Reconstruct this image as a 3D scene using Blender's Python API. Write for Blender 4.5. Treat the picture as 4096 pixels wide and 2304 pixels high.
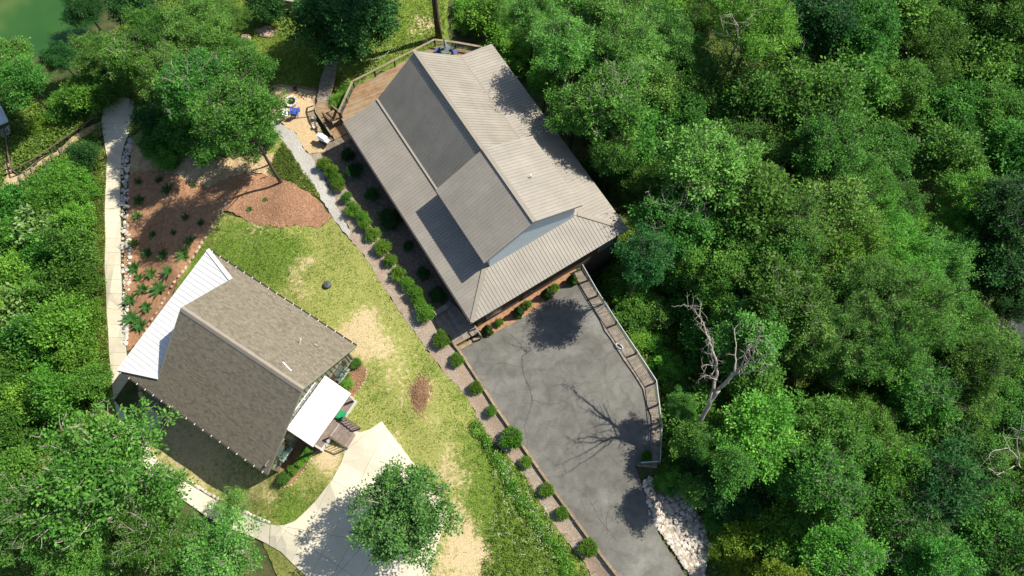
import bpy, bmesh, math, random
import numpy as np
from mathutils import Vector, Matrix
from mathutils.geometry import tessellate_polygon
for o in list(bpy.data.objects): bpy.data.objects.remove(o)
scene = bpy.context.scene
COL = scene.collection
R = math.radians
# ------------------------------------------------------------------ camera
FOC, TILT, CAMZ = 3185.0, R(19.0), 65.0
cd = bpy.data.cameras.new('camera'); cam = bpy.data.objects.new('camera', cd); COL.objects.link(cam)
cam.location = (0, 0, CAMZ); cam.rotation_euler = (TILT, 0, 0)
cd.sensor_fit = 'HORIZONTAL'; cd.sensor_width = 36.0; cd.lens = 36.0 * FOC / 4096.0
cd.clip_start = 0.5; cd.clip_end = 2000
scene.camera = cam
# ------------------------------------------------------------------ sky and sun
SUN_AZ = Vector((0.925, 0.38)).normalized(); SUN_EL = R(52)
w = bpy.data.worlds.new('World'); scene.world = w; w.use_nodes = True
nt = w.node_tree
sky = nt.nodes.new('ShaderNodeTexSky'); sky.sky_type = 'NISHITA'; sky.sun_disc = False
sky.sun_elevation = SUN_EL; sky.sun_rotation = math.atan2(SUN_AZ.x, SUN_AZ.y)
nt.links.new(sky.outputs['Color'], nt.nodes['Background'].inputs['Color'])
nt.nodes['Background'].inputs['Strength'].default_value = 0.092
sl = bpy.data.lights.new('sun', 'SUN'); sl.energy = 5.0; sl.angle = R(0.5); sl.color = (1.0, 0.94, 0.83)
so = bpy.data.objects.new('sun', sl); COL.objects.link(so)
sd = Vector((-SUN_AZ.x*math.cos(SUN_EL), -SUN_AZ.y*math.cos(SUN_EL), -math.sin(SUN_EL)))
so.rotation_euler = sd.to_track_quat('-Z', 'Y').to_euler(); so.location = (40, 20, 60)
scene.view_settings.view_transform = 'Standard'; scene.view_settings.look = 'None'
scene.view_settings.exposure = 0.62; scene.view_settings.gamma = 1.0
scene.view_settings.use_curve_mapping = False
# ------------------------------------------------------------------ pixel -> place
CT, ST = math.cos(TILT), math.sin(TILT)
def P(u, v, z):
    """point of the photograph's pixel (4096 wide) at height z"""
    a, b, c = (u-2048)/FOC, -(v-1152)/FOC, -1.0
    d = (a, CT*b-ST*c, ST*b+CT*c); k = (z-CAMZ)/d[2]
    return Vector((d[0]*k, d[1]*k, z))
def pxm(u, v, z):
    """pixels per metre there"""
    return (P(u+10, v, z)-P(u, v, z)).length/10
# ------------------------------------------------------------------ terrain
CTRL = [(1300,1150,0),(1100,1000,-.3),(1500,1400,0),(1450,1050,0),(1700,1650,0),(1900,2000,0),(2100,2250,0),(1800,2250,-.1),
 (1550,1000,0),(1650,1200,0),(1480,820,-.1),(1330,680,-.3),(1500,700,-.2),(1170,420,-1.1),(1250,520,-1.0),(1290,610,-.6),(1150,520,-1.1),(1200,640,-.8),
 (1500,1750,-.15),(1420,1650,-.1),(1400,1960,-.8),(1250,2110,-1.5),(1500,2250,-.7),(1650,2200,-.3),(1250,1800,-.5),(1130,1910,-1.0),(1170,2060,-1.8),
 (960,2010,-3.7),(820,1960,-3.9),(680,1900,-3.9),(560,1760,-3.8),(490,1600,-3.6),(450,1300,-3.5),(450,900,-4.0),(450,650,-4.5),(480,430,-5.0),
 (600,1700,-3.6),(760,1800,-3.5),(900,1900,-3.3),(1000,1960,-2.8),(850,1750,-2.8),(1060,1960,-2.0),(700,1550,-2.8),(900,1500,-.8),(1100,1500,-.3),(800,1200,-.9),(640,1330,-1.4),(1000,1300,-.3),
 (560,1330,-3.0),(540,1100,-3.3),(620,1150,-2.3),(560,900,-3.5),(700,900,-2.2),(780,900,-1.5),(740,1080,-1.1),(850,860,-.8),(930,830,-.5),(900,950,-.6),(1000,800,-.4),(1150,800,-.3),
 (780,700,-2.4),(900,660,-1.9),(640,650,-3.7),(1060,690,-1.2),(700,450,-4.2),(900,400,-3.0),(1050,550,-1.6),
 (1250,300,-1.8),(1150,260,-2.2),(1400,200,-3.2),(1560,120,-3.6),(1740,120,-4.0),(1050,130,-3.9),(900,60,-5),(1300,0,-4.6),(1700,-100,-5),(1100,-200,-6),
 (600,200,-6.3),(450,300,-6.2),(300,330,-7.2),(330,170,-8.4),(220,260,-8.5),(120,300,-8.6),(60,190,-8.9),(460,20,-8.6),(350,60,-9.3),(260,160,-9.6),(110,210,-9.6),(150,90,-11),(300,10,-10.5),(30,60,-11),(-200,-100,-12),(100,-200,-12),(400,-200,-10.5),
 (100,480,-7.8),(50,720,-7.0),(200,620,-6.2),(330,540,-5.2),(120,900,-6),(300,900,-5),(330,1200,-4.6),(100,1300,-5.6),(300,1500,-4.4),(150,1750,-5.2),(350,1750,-4.2),(100,2200,-5.4),(400,2100,-4.4),(600,2250,-4.0),(800,2200,-3.6),(-300,1000,-8),(-300,2000,-7),(1000,2250,-3.0),(600,2050,-3.8),
 (1950,110,-4.6),(2100,100,-5),(2400,300,-7),(2600,600,-8.5),(2560,1060,-8),(2440,1090,-7.6),(2380,1060,-5.5),(2530,800,-8),(2590,1230,-2.6),(2520,1150,-3.6),(2700,1330,-3.4),(2740,1500,-2.8),(2720,1750,-2.4),(2700,1880,-2.0),(2760,2000,-1.6),(2860,2200,-1.0),(2950,2320,-1.2),
 (2900,800,-10),(3100,1150,-10),(3400,1600,-10),(3200,2000,-7.5),(3100,1700,-8),(3300,2300,-6.5),(3700,2100,-9),(4000,1300,-12),(3800,1500,-11.5),(3800,600,-13),(3400,500,-12),(4000,100,-14),(3000,200,-10.5),(3500,0,-13),(2500,-100,-8),(4000,2200,-10),(4500,1200,-13),
 (1960,1330,0),(2120,1240,0),(2260,1130,0)]
CP = np.array([[*P(u, v, z)] for u, v, z in CTRL])
ASPH = [(1832,1398),(1850,1397),(1926,1354),(1966,1338),(2085,1274),(2150,1236),(2242,1156),(2290,1130),(2308,1112),(2393,1259),(2420,1321),(2446,1357),(2493,1434),(2539,1499),(2573,1555),(2583,1602),(2605,1663),(2608,1700),(2603,1838),
        (2596,1856),(2540,1862),(2555,1905),(2600,2050),(2640,2150),(2740,2304),(2800,2400),(2540,2400),(2471,2304),(2390,2199),(2215,1960),(2093,1785),(1988,1634),(1889,1482)]
BWL = [(2296,1086),(2303,1109),(2393,1261),(2420,1323),(2446,1358),(2493,1435),(2539,1500),(2573,1556),(2583,1602),(2605,1663),(2608,1700),(2601,1841)]
BWR = [(2322,1076),(2340,1106),(2433,1248),(2461,1296),(2489,1336),(2540,1414),(2578,1470),(2616,1534),(2624,1600),(2636,1663),(2640,1706),(2632,1849)]
flat_px = ASPH[:9] + [(2322,1076),(2461,1296),(2540,1414),(2616,1534),(2640,1706),(2632,1849),(2620,1870),(2560,1890)] + ASPH[21:] 
FLAT = np.array([P(u, v, 0)[:2] for u, v in flat_px])
def inside(poly, X, Y):
    r = np.zeros(np.shape(X), bool); n = len(poly)
    for i in range(n):
        x1, y1 = poly[i]; x2, y2 = poly[(i+1) % n]
        c = ((y1 > Y) != (y2 > Y)) & (X < (x2-x1)*(Y-y1)/(y2-y1+1e-12)+x1)
        r ^= c
    return r
def pdist(poly, X, Y):
    d = np.full(np.shape(X), 1e9); n = len(poly)
    for i in range(n):
        x1, y1 = poly[i]; x2, y2 = poly[(i+1) % n]; dx, dy = x2-x1, y2-y1
        t = np.clip(((X-x1)*dx+(Y-y1)*dy)/(dx*dx+dy*dy+1e-12), 0, 1)
        d = np.minimum(d, np.hypot(X-x1-t*dx, Y-y1-t*dy))
    return d
GX0, GY0, GS = -110.0, -40.0, 0.5
GXs = np.arange(GX0, 110.1, GS); GYs = np.arange(GY0, 130.1, GS)
XX, YY = np.meshgrid(GXs, GYs)
num = np.zeros_like(XX); den = np.zeros_like(XX)
for x, y, z in CP:
    wgt = 1.0/((XX-x)**2+(YY-y)**2+0.4)**1.75
    num += wgt*z; den += wgt
ZZ = num/den
rs = np.random.RandomState(4)
for k in range(26):                       # gentle unevenness
    ax, ay, ph, am = rs.uniform(-1.1, 1.1), rs.uniform(-1.1, 1.1), rs.uniform(0, 6.28), rs.uniform(.006, .018)
    ZZ += am*np.sin(ax*XX+ay*YY+ph)
pm = P(1150, 815, 0); ZZ += .45*np.exp(-(((XX-pm.x)/2.6)**2+((YY-pm.y)/1.6)**2))
ins = inside(FLAT, XX, YY); dd = pdist(FLAT, XX, YY)
m = np.where(ins, 1.0, np.clip(1.35-dd/0.9, 0, 1)); m = m*m*(3-2*m)
ZZ = np.where(m > 0, ZZ*(1-m)+(-.08)*m, ZZ)
for _ in range(1):
    ZZ[1:-1, 1:-1] = .5*ZZ[1:-1, 1:-1]+.125*(ZZ[:-2, 1:-1]+ZZ[2:, 1:-1]+ZZ[1:-1, :-2]+ZZ[1:-1, 2:])
ZL = ZZ.tolist(); NXG, NYG = len(GXs), len(GYs)
def Z(x, y):
    fx = min(max((x-GX0)/GS, 0), NXG-1.001); fy = min(max((y-GY0)/GS, 0), NYG-1.001)
    i, j = int(fx), int(fy); a, b = fx-i, fy-j
    return (ZL[j][i]*(1-a)+ZL[j][i+1]*a)*(1-b)+(ZL[j+1][i]*(1-a)+ZL[j+1][i+1]*a)*b
def G(u, v, dz=0.0):
    z = -2.0
    for _ in range(14):
        p = P(u, v, z+dz); z = .5*z+.5*Z(p.x, p.y)
    p = P(u, v, z+dz); p.z = Z(p.x, p.y); return p
# ------------------------------------------------------------------ object helpers
def tag(o, label, cat, group=None):
    o['label'] = label; o['category'] = cat
    if group: o['group'] = group
    return o
def link(o, parent=None):
    COL.objects.link(o)
    if parent: o.parent = parent
    return o
def empty(name, loc, rz=0.0):
    o = bpy.data.objects.new(name, None); o.empty_display_size = .3
    o.location = loc; o.rotation_euler = (0, 0, rz); COL.objects.link(o); return o
def thing(name, label, cat, loc, rz=0.0, group=None):
    return tag(empty(name, loc, rz), label, cat, group)
class MB:
    def __init__(s): s.v = []; s.f = []
    def add(s, vs, fs):
        n = len(s.v); s.v += [tuple(q) for q in vs]; s.f += [tuple(i+n for i in f) for f in fs]; return s
    def box(s, c, size, ax=None, ay=None, az=None):
        """box with centre c and optional axes"""
        c = Vector(c); ax = Vector(ax or (1,0,0)); ay = Vector(ay or (0,1,0)); az = Vector(az) if az else ax.cross(ay)
        X, Y, Zv = ax*size[0]/2, ay*size[1]/2, az*size[2]/2
        vs = [c+X*i+Y*j+Zv*k for k in (-1,1) for j in (-1,1) for i in (-1,1)]
        return s.add(vs, [(0,2,3,1),(4,5,7,6),(0,1,5,4),(2,6,7,3),(0,4,6,2),(1,3,7,5)])
    def beam(s, p, q, wd, h, up=(0,0,1)):
        p, q, up = Vector(p), Vector(q), Vector(up); d = (q-p); L = d.length
        if L < 1e-5: return s
        d /= L; side = up.cross(d)
        if side.length < 1e-4: side = Vector((1,0,0))
        side.normalize(); u2 = d.cross(side)
        return s.box((p+q)/2, (L, wd, h), d, side, u2)
    def prism(s, top, vec):
        """polygon top (list of points) extruded by vec"""
        n = len(top); vec = Vector(vec); top = [Vector(t) for t in top]; bot = [t+vec for t in top]
        fs = [tuple(range(n)), tuple(range(2*n-1, n-1, -1))]
        fs += [(i, n+i, n+(i+1) % n, (i+1) % n) for i in range(n)]
        return s.add(top+bot, fs)
    def tube(s, pts, rad, n=6, cap=True):
        pts = [Vector(p) for p in pts]; rings = []
        prev = None
        for i, p in enumerate(pts):
            d = (pts[min(i+1, len(pts)-1)]-pts[max(i-1, 0)])
            d = d.normalized() if d.length > 1e-6 else Vector((0,0,1))
            a = prev if prev else (Vector((1,0,0)) if abs(d.x) < .9 else Vector((0,1,0)))
            a = (a-d*a.dot(d)); a = a.normalized() if a.length > 1e-5 else d.orthogonal().normalized(); prev = a
            b = d.cross(a); r = rad[i] if hasattr(rad, '__len__') else rad
            rings.append([p+(a*math.cos(2*math.pi*k/n)+b*math.sin(2*math.pi*k/n))*r for k in range(n)])
        vs = [q for r_ in rings for q in r_]; fs = []
        for i in range(len(pts)-1):
            for k in range(n):
                fs.append((i*n+k, i*n+(k+1) % n, (i+1)*n+(k+1) % n, (i+1)*n+k))
        if cap: fs += [tuple(range(n-1, -1, -1)), tuple((len(pts)-1)*n+k for k in range(n))]
        return s.add(vs, fs)
    def lathe(s, c, prof, n=16):
        c = Vector(c); vs = []; fs = []
        for r_, z_ in prof:
            vs += [c+Vector((r_*math.cos(2*math.pi*k/n), r_*math.sin(2*math.pi*k/n), z_)) for k in range(n)]
        for i in range(len(prof)-1):
            for k in range(n): fs.append((i*n+k, i*n+(k+1) % n, (i+1)*n+(k+1) % n, (i+1)*n+k))
        fs.append(tuple((len(prof)-1)*n+k for k in range(n)))
        return s.add(vs, fs)
    def mesh(s, name, mat, smooth=False):
        me = bpy.data.meshes.new(name); me.from_pydata(s.v, [], s.f); me.materials.append(mat)
        bm = bmesh.new(); bm.from_mesh(me); bmesh.ops.recalc_face_normals(bm, faces=bm.faces); bm.to_mesh(me); bm.free()
        if smooth: me.polygons.foreach_set('use_smooth', [True]*len(me.polygons))
        return me
    def build(s, name, mat, parent=None, smooth=False):
        return link(bpy.data.objects.new(name, s.mesh(name, mat, smooth)), parent)
# ------------------------------------------------------------------ materials
def ramp(nt, stops):
    r = nt.nodes.new('ShaderNodeValToRGB'); e = r.color_ramp.elements
    while len(e) < len(stops): e.new(.5)
    for i, (p, c) in enumerate(stops): e[i].position = p; e[i].color = (*c, 1)
    return r
MATS = {}
def mat(name, stops, scale=2.0, detail=6.0, rough=.85, bump=.0, bscale=None, spec=.25, coord='world', vary=.0, metallic=0.0, stretch=None, wob=None):
    m = bpy.data.materials.new(name); m.use_nodes = True; nt = m.node_tree; N = nt.nodes; L = nt.links
    b = N['Principled BSDF']; b.inputs['Roughness'].default_value = rough; b.inputs['Specular IOR Level'].default_value = spec; b.inputs['Metallic'].default_value = metallic
    if coord == 'world': src = N.new('ShaderNodeNewGeometry').outputs['Position']
    else: src = N.new('ShaderNodeTexCoord').outputs['Object']
    if stretch:
        mp = N.new('ShaderNodeMapping'); mp.inputs['Scale'].default_value = stretch; L.new(src, mp.inputs['Vector']); src = mp.outputs['Vector']
    n = N.new('ShaderNodeTexNoise'); n.inputs['Scale'].default_value = scale; n.inputs['Detail'].default_value = detail; n.inputs['Roughness'].default_value = .62
    L.new(src, n.inputs['Vector'])
    r = ramp(nt, stops); L.new(n.outputs['Fac'], r.inputs['Fac']); out = r.outputs['Color']
    if wob:                         # second, large scale colour drift
        n2 = N.new('ShaderNodeTexNoise'); n2.inputs['Scale'].default_value = wob[0]; n2.inputs['Detail'].default_value = 4
        L.new(src, n2.inputs['Vector'])
        r2 = ramp(nt, [(.35, (0,0,0)), (.68, (1,1,1))]); L.new(n2.outputs['Fac'], r2.inputs['Fac'])
        mx = N.new('ShaderNodeMix'); mx.data_type = 'RGBA'; L.new(r2.outputs['Color'], mx.inputs[0])
        L.new(out, mx.inputs[6]); mx.inputs[7].default_value = (*wob[1], 1); 
        sc = N.new('ShaderNodeMath'); sc.operation = 'MULTIPLY'; sc.inputs[1].default_value = wob[2]; L.new(r2.outputs['Color'], sc.inputs[0]); L.new(sc.outputs[0], mx.inputs[0])
        out = mx.outputs[2]
    if vary:
        oi = N.new('ShaderNodeObjectInfo'); mr = N.new('ShaderNodeMapRange'); mr.inputs['To Min'].default_value = 1-vary; mr.inputs['To Max'].default_value = 1+vary
        L.new(oi.outputs['Random'], mr.inputs['Value']); h = N.new('ShaderNodeHueSaturation'); L.new(mr.outputs[0], h.inputs['Value']); L.new(out, h.inputs['Color']); out = h.outputs['Color']
    L.new(out, b.inputs['Base Color'])
    if bump:
        nb = N.new('ShaderNodeTexNoise'); nb.inputs['Scale'].default_value = bscale or scale*4; nb.inputs['Detail'].default_value = 5; L.new(src, nb.inputs['Vector'])
        bp = N.new('ShaderNodeBump'); bp.inputs['Strength'].default_value = 1.0; bp.inputs['Distance'].default_value = bump; L.new(nb.outputs['Fac'], bp.inputs['Height']); L.new(bp.outputs[0], b.inputs['Normal'])
    MATS[name] = m; return m
def leafmat(name, dark, mid, light, rnd=.22, trans=.38, rough=.5):
    m = bpy.data.materials.new(name); m.use_nodes = True; nt = m.node_tree; N = nt.nodes; L = nt.links
    b = N['Principled BSDF']; b.inputs['Roughness'].default_value = rough; b.inputs['Specular IOR Level'].default_value = .16
    at = N.new('ShaderNodeAttribute'); at.attribute_name = 'tint'
    r = ramp(nt, [(.0, dark), (.5, mid), (1., light)]); L.new(at.outputs['Fac'], r.inputs['Fac'])
    oi = N.new('ShaderNodeObjectInfo'); mr = N.new('ShaderNodeMapRange'); mr.inputs['To Min'].default_value = 1-rnd; mr.inputs['To Max'].default_value = 1+rnd
    L.new(oi.outputs['Random'], mr.inputs['Value'])
    m2 = N.new('ShaderNodeMath'); m2.operation = 'MULTIPLY'; m2.inputs[1].default_value = 7.31; L.new(oi.outputs['Random'], m2.inputs[0])
    fr = N.new('ShaderNodeMath'); fr.operation = 'FRACT'; L.new(m2.outputs[0], fr.inputs[0])
    mh = N.new('ShaderNodeMapRange'); mh.inputs['To Min'].default_value = .484; mh.inputs['To Max'].default_value = .516; L.new(fr.outputs[0], mh.inputs['Value'])
    h = N.new('ShaderNodeHueSaturation'); L.new(mr.outputs[0], h.inputs['Value']); L.new(mh.outputs[0], h.inputs['Hue']); L.new(r.outputs['Color'], h.inputs['Color'])
    L.new(h.outputs['Color'], b.inputs['Base Color'])
    t = N.new('ShaderNodeBsdfTranslucent'); L.new(h.outputs['Color'], t.inputs['Color'])
    mx = N.new('ShaderNodeMixShader'); mx.inputs[0].default_value = trans; L.new(b.outputs[0], mx.inputs[1]); L.new(t.outputs[0], mx.inputs[2])
    L.new(mx.outputs[0], N['Material Output'].inputs['Surface']); MATS[name] = m; return m
leafmat('oak_leaf', (.036,.122,.020), (.084,.236,.034), (.185,.41,.068))
leafmat('pale_leaf', (.062,.166,.030), (.132,.300,.052), (.25,.47,.10))
leafmat('bright_leaf', (.058,.180,.022), (.135,.335,.040), (.255,.52,.075))
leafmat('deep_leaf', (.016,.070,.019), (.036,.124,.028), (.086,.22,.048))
leafmat('dull_leaf', (.045,.115,.026), (.095,.205,.044), (.18,.335,.085))
leafmat('yellow_leaf', (.08,.15,.014), (.16,.26,.024), (.27,.39,.045))
leafmat('hedge_leaf', (.045,.125,.012), (.10,.225,.02), (.20,.37,.045), rnd=.2)
leafmat('juniper_leaf', (.035,.11,.024), (.075,.19,.042), (.14,.28,.065), rnd=.15)
leafmat('cypress_leaf', (.04,.11,.026), (.08,.18,.042), (.15,.28,.065), rnd=.12)
leafmat('broad_leaf', (.08,.20,.03), (.16,.33,.06), (.40,.54,.28), rnd=.1)
leafmat('grass_blade', (.07,.115,.018), (.13,.19,.03), (.22,.27,.06), rnd=.0)
leafmat('weed_leaf', (.085,.16,.022), (.165,.26,.04), (.27,.37,.075), rnd=.2)
leafmat('blue_leaf', (.07,.14,.10), (.13,.24,.17), (.24,.36,.28), rnd=.1)
mat('petal', [(.3,(.60,.63,.42)),(.7,(.74,.76,.60))], 8)
mat('bark', [(.3,(.06,.045,.033)),(.7,(.16,.125,.095))], 6, bump=.03, coord='obj', stretch=(1,1,.25))
mat('pale_bark', [(.3,(.27,.23,.18)),(.7,(.50,.45,.37))], 6, bump=.02, coord='obj', stretch=(1,1,.3))
mat('dead_bark', [(.3,(.20,.175,.145)),(.7,(.42,.38,.33))], 5, bump=.02, coord='obj', stretch=(1,1,.3))
mat('forest_floor', [(.3,(.035,.05,.016)),(.5,(.06,.085,.022)),(.62,(.10,.08,.04)),(.75,(.17,.12,.07))], 1.3, 9, bump=.08, bscale=9)
mat('mulch', [(.28,(.16,.078,.040)),(.5,(.30,.155,.082)),(.72,(.43,.25,.145))], 3.5, 9, bump=.05, bscale=14, wob=(.8,(.37,.22,.125),.5))
mat('straw_mulch', [(.28,(.15,.075,.042)),(.45,(.26,.14,.08)),(.58,(.34,.195,.115)),(.75,(.50,.33,.21))], 6, 10, bump=.12, bscale=7, wob=(1.1,(.22,.115,.065),.6))
mat('dirt_bank', [(.3,(.27,.18,.09)),(.5,(.43,.31,.17)),(.7,(.55,.43,.27))], 1.8, 9, bump=.10, bscale=5)
mat('gravel', [(.3,(.18,.148,.115)),(.5,(.28,.238,.185)),(.68,(.45,.40,.33))], 9, 9, bump=.03, bscale=24, wob=(.9,(.27,.175,.12),.65))
mat('grey_gravel', [(.3,(.24,.23,.21)),(.5,(.38,.37,.34)),(.68,(.56,.55,.51))], 9, 9, bump=.03, bscale=24, wob=(.9,(.36,.33,.28),.5))
mat('pea_gravel', [(.3,(.33,.22,.11)),(.5,(.48,.34,.18)),(.7,(.62,.48,.29))], 8, 9, bump=.03, bscale=22, wob=(.8,(.40,.33,.23),.5))
mat('bed_soil', [(.3,(.10,.075,.055)),(.5,(.17,.135,.10)),(.7,(.26,.21,.16))], 4, 9, bump=.04, bscale=14)
mat('concrete', [(.25,(.53,.48,.365)),(.5,(.595,.54,.415)),(.75,(.65,.595,.465))], 1.1, 9, rough=.9, bump=.004, bscale=40, vary=.05, wob=(.35,(.51,.465,.355),.6))
mat('crack', [(.3,(.06,.057,.05)),(.7,(.10,.095,.083))], 6)
mat('road', [(.3,(.03,.034,.04)),(.7,(.05,.055,.06))], 2, rough=.8)
mat('sand_edge', [(.3,(.20,.12,.07)),(.7,(.32,.21,.13))], 1.5)
mat('stone_grey', [(.28,(.33,.30,.255)),(.5,(.49,.45,.39)),(.72,(.65,.61,.54))], 5, 6, bump=.02, coord='obj', vary=.28)
mat('stone_tan', [(.28,(.27,.19,.12)),(.5,(.41,.31,.21)),(.72,(.56,.45,.33))], 4, 6, bump=.02, coord='obj', vary=.32)
mat('stone_pink', [(.3,(.27,.17,.12)),(.5,(.38,.27,.20)),(.7,(.50,.40,.31))], 2.2, 8, bump=.05, coord='world')
mat('metal_roof', [(.3,(.262,.238,.201)),(.7,(.30,.274,.232))], 1.4, 9, rough=.5, spec=.35, vary=.03, metallic=.0, wob=(.55,(.228,.207,.175),.7))
mat('white_metal', [(.3,(.60,.60,.587)),(.7,(.67,.67,.657))], 1.6, 9, rough=.5, spec=.4, vary=.035, wob=(.6,(.57,.567,.545),.5))
mat('trim_tan', [(.3,(.25,.222,.18)),(.7,(.28,.25,.20))], 2, rough=.65, spec=.2)
mat('gutter_dark', [(.3,(.03,.027,.024)),(.7,(.05,.045,.04))], 3, rough=.4)
mat('siding_blue', [(.3,(.52,.59,.63)),(.7,(.57,.64,.68))], 1.5, rough=.6)
mat('siding_brown', [(.3,(.06,.043,.03)),(.7,(.105,.078,.053))], 3, 6, stretch=(.4,.4,4), vary=.15)
mat('siding_green', [(.3,(.20,.20,.135)),(.7,(.235,.235,.16))], 1.2, rough=.7)
mat('batten_wood', [(.3,(.075,.065,.045)),(.7,(.11,.095,.07))], 3)
mat('trim_white', [(.3,(.68,.67,.63)),(.7,(.76,.75,.71))], 2, rough=.5)
mat('shutter', [(.3,(.07,.04,.03)),(.7,(.10,.06,.045))], 3)
mat('deck_wood', [(.25,(.17,.098,.05)),(.5,(.26,.158,.085)),(.75,(.345,.23,.135))], 2.2, 8, rough=.8, stretch=(1,1,1), vary=.16, bump=.006, bscale=30, wob=(.45,(.30,.24,.16),.6))
mat('rail_wood', [(.25,(.16,.125,.078)),(.5,(.225,.185,.12)),(.75,(.30,.25,.17))], 3, 7, rough=.85, vary=.1)
mat('post_wood', [(.25,(.085,.06,.04)),(.75,(.16,.12,.08))], 4, 7, rough=.85)
mat('grey_wood', [(.25,(.15,.125,.098)),(.5,(.23,.195,.155)),(.75,(.33,.285,.23))], 3, 8, rough=.9, vary=.2, bump=.005, bscale=30)
mat('step_wood', [(.25,(.13,.10,.085)),(.5,(.20,.16,.135)),(.75,(.27,.22,.19))], 3, 8, rough=.9, vary=.12)
mat('timber', [(.25,(.16,.115,.07)),(.5,(.25,.185,.115)),(.75,(.34,.26,.17))], 4, 8, rough=.9, vary=.15)
mat('rail_metal', [(.3,(.36,.38,.39)),(.7,(.44,.46,.47))], 3, rough=.4, metallic=.3)
mat('cable', [(.3,(.18,.18,.18)),(.7,(.25,.25,.25))], 3, rough=.4, metallic=.6)
mat('plastic_green', [(.3,(.010,.235,.085)),(.7,(.014,.275,.10))], 2, rough=.4, spec=.5)
mat('plastic_black', [(.3,(.022,.024,.027)),(.7,(.035,.037,.04))], 2, rough=.45)
mat('cap_grey', [(.3,(.06,.066,.07)),(.7,(.085,.09,.095))], 4, rough=.5)
mat('plastic_white', [(.3,(.72,.72,.70)),(.7,(.78,.78,.76))], 2, rough=.5)
mat('plastic_blue', [(.3,(.035,.075,.36)),(.7,(.05,.10,.43))], 2, rough=.5)
mat('cloth_blue', [(.3,(.06,.09,.22)),(.7,(.09,.13,.28))], 3)
mat('cloth_mottled', [(.42,(.04,.04,.05)),(.58,(.75,.75,.75))], 7, 2)
mat('ash', [(.3,(.012,.012,.012)),(.7,(.06,.055,.05))], 8, 6)
mat('steel', [(.3,(.55,.55,.53)),(.7,(.65,.65,.62))], 3, rough=.35, metallic=.4)
mat('glass_dark', [(.3,(.10,.13,.13)),(.7,(.15,.19,.18))], .9, 2, rough=.12, spec=.6)
mat('brush', [(.3,(.20,.115,.07)),(.7,(.40,.27,.18))], 5, 6, vary=.2)
mat('shed_metal', [(.3,(.30,.27,.21)),(.7,(.36,.33,.26))], 2, rough=.5, vary=.05)
mat('boat_roof', [(.3,(.50,.55,.55)),(.7,(.60,.64,.64))], 2, rough=.4, vary=.05)
# asphalt: grey with pale wear, dark streaks and cracks of its own
def asphalt():
    m = bpy.data.materials.new('asphalt'); m.use_nodes = True; nt = m.node_tree; N = nt.nodes; L = nt.links
    b = N['Principled BSDF']; b.inputs['Roughness'].default_value = .88; b.inputs['Specular IOR Level'].default_value = .25
    g = N.new('ShaderNodeNewGeometry').outputs['Position']
    def noise(sc, det, dist=0, rough=.6):
        n = N.new('ShaderNodeTexNoise'); n.inputs['Scale'].default_value = sc; n.inputs['Detail'].default_value = det; n.inputs['Distortion'].default_value = dist; n.inputs['Roughness'].default_value = rough; L.new(g, n.inputs['Vector']); return n
    big = ramp(nt, [(.30,(.094,.091,.081)),(.5,(.132,.128,.114)),(.72,(.188,.183,.164))]); L.new(noise(.16, 6, .8, .65).outputs['Fac'], big.inputs['Fac'])
    def mul(c, fac_node, stops, f=1.0):
        r = ramp(nt, stops); L.new(fac_node, r.inputs['Fac']); mx = N.new('ShaderNodeMix'); mx.data_type = 'RGBA'; mx.blend_type = 'MULTIPLY'; mx.inputs[0].default_value = f
        L.new(c, mx.inputs[6]); L.new(r.outputs['Color'], mx.inputs[7]); return mx.outputs[2]
    c = mul(big.outputs['Color'], noise(14, 8).outputs['Fac'], [(.3,(.72,.72,.72)),(.7,(1.25,1.25,1.25))])
    c = mul(c, noise(1.1, 7, .6).outputs['Fac'], [(.35,(.80,.80,.79)),(.6,(1.1,1.1,1.1))])
    L.new(c, b.inputs['Base Color'])
    bp = N.new('ShaderNodeBump'); bp.inputs['Distance'].default_value = .006; L.new(noise(40, 4).outputs['Fac'], bp.inputs['Height']); L.new(bp.outputs[0], b.inputs['Normal'])
    MATS['asphalt'] = m
asphalt()
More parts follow.
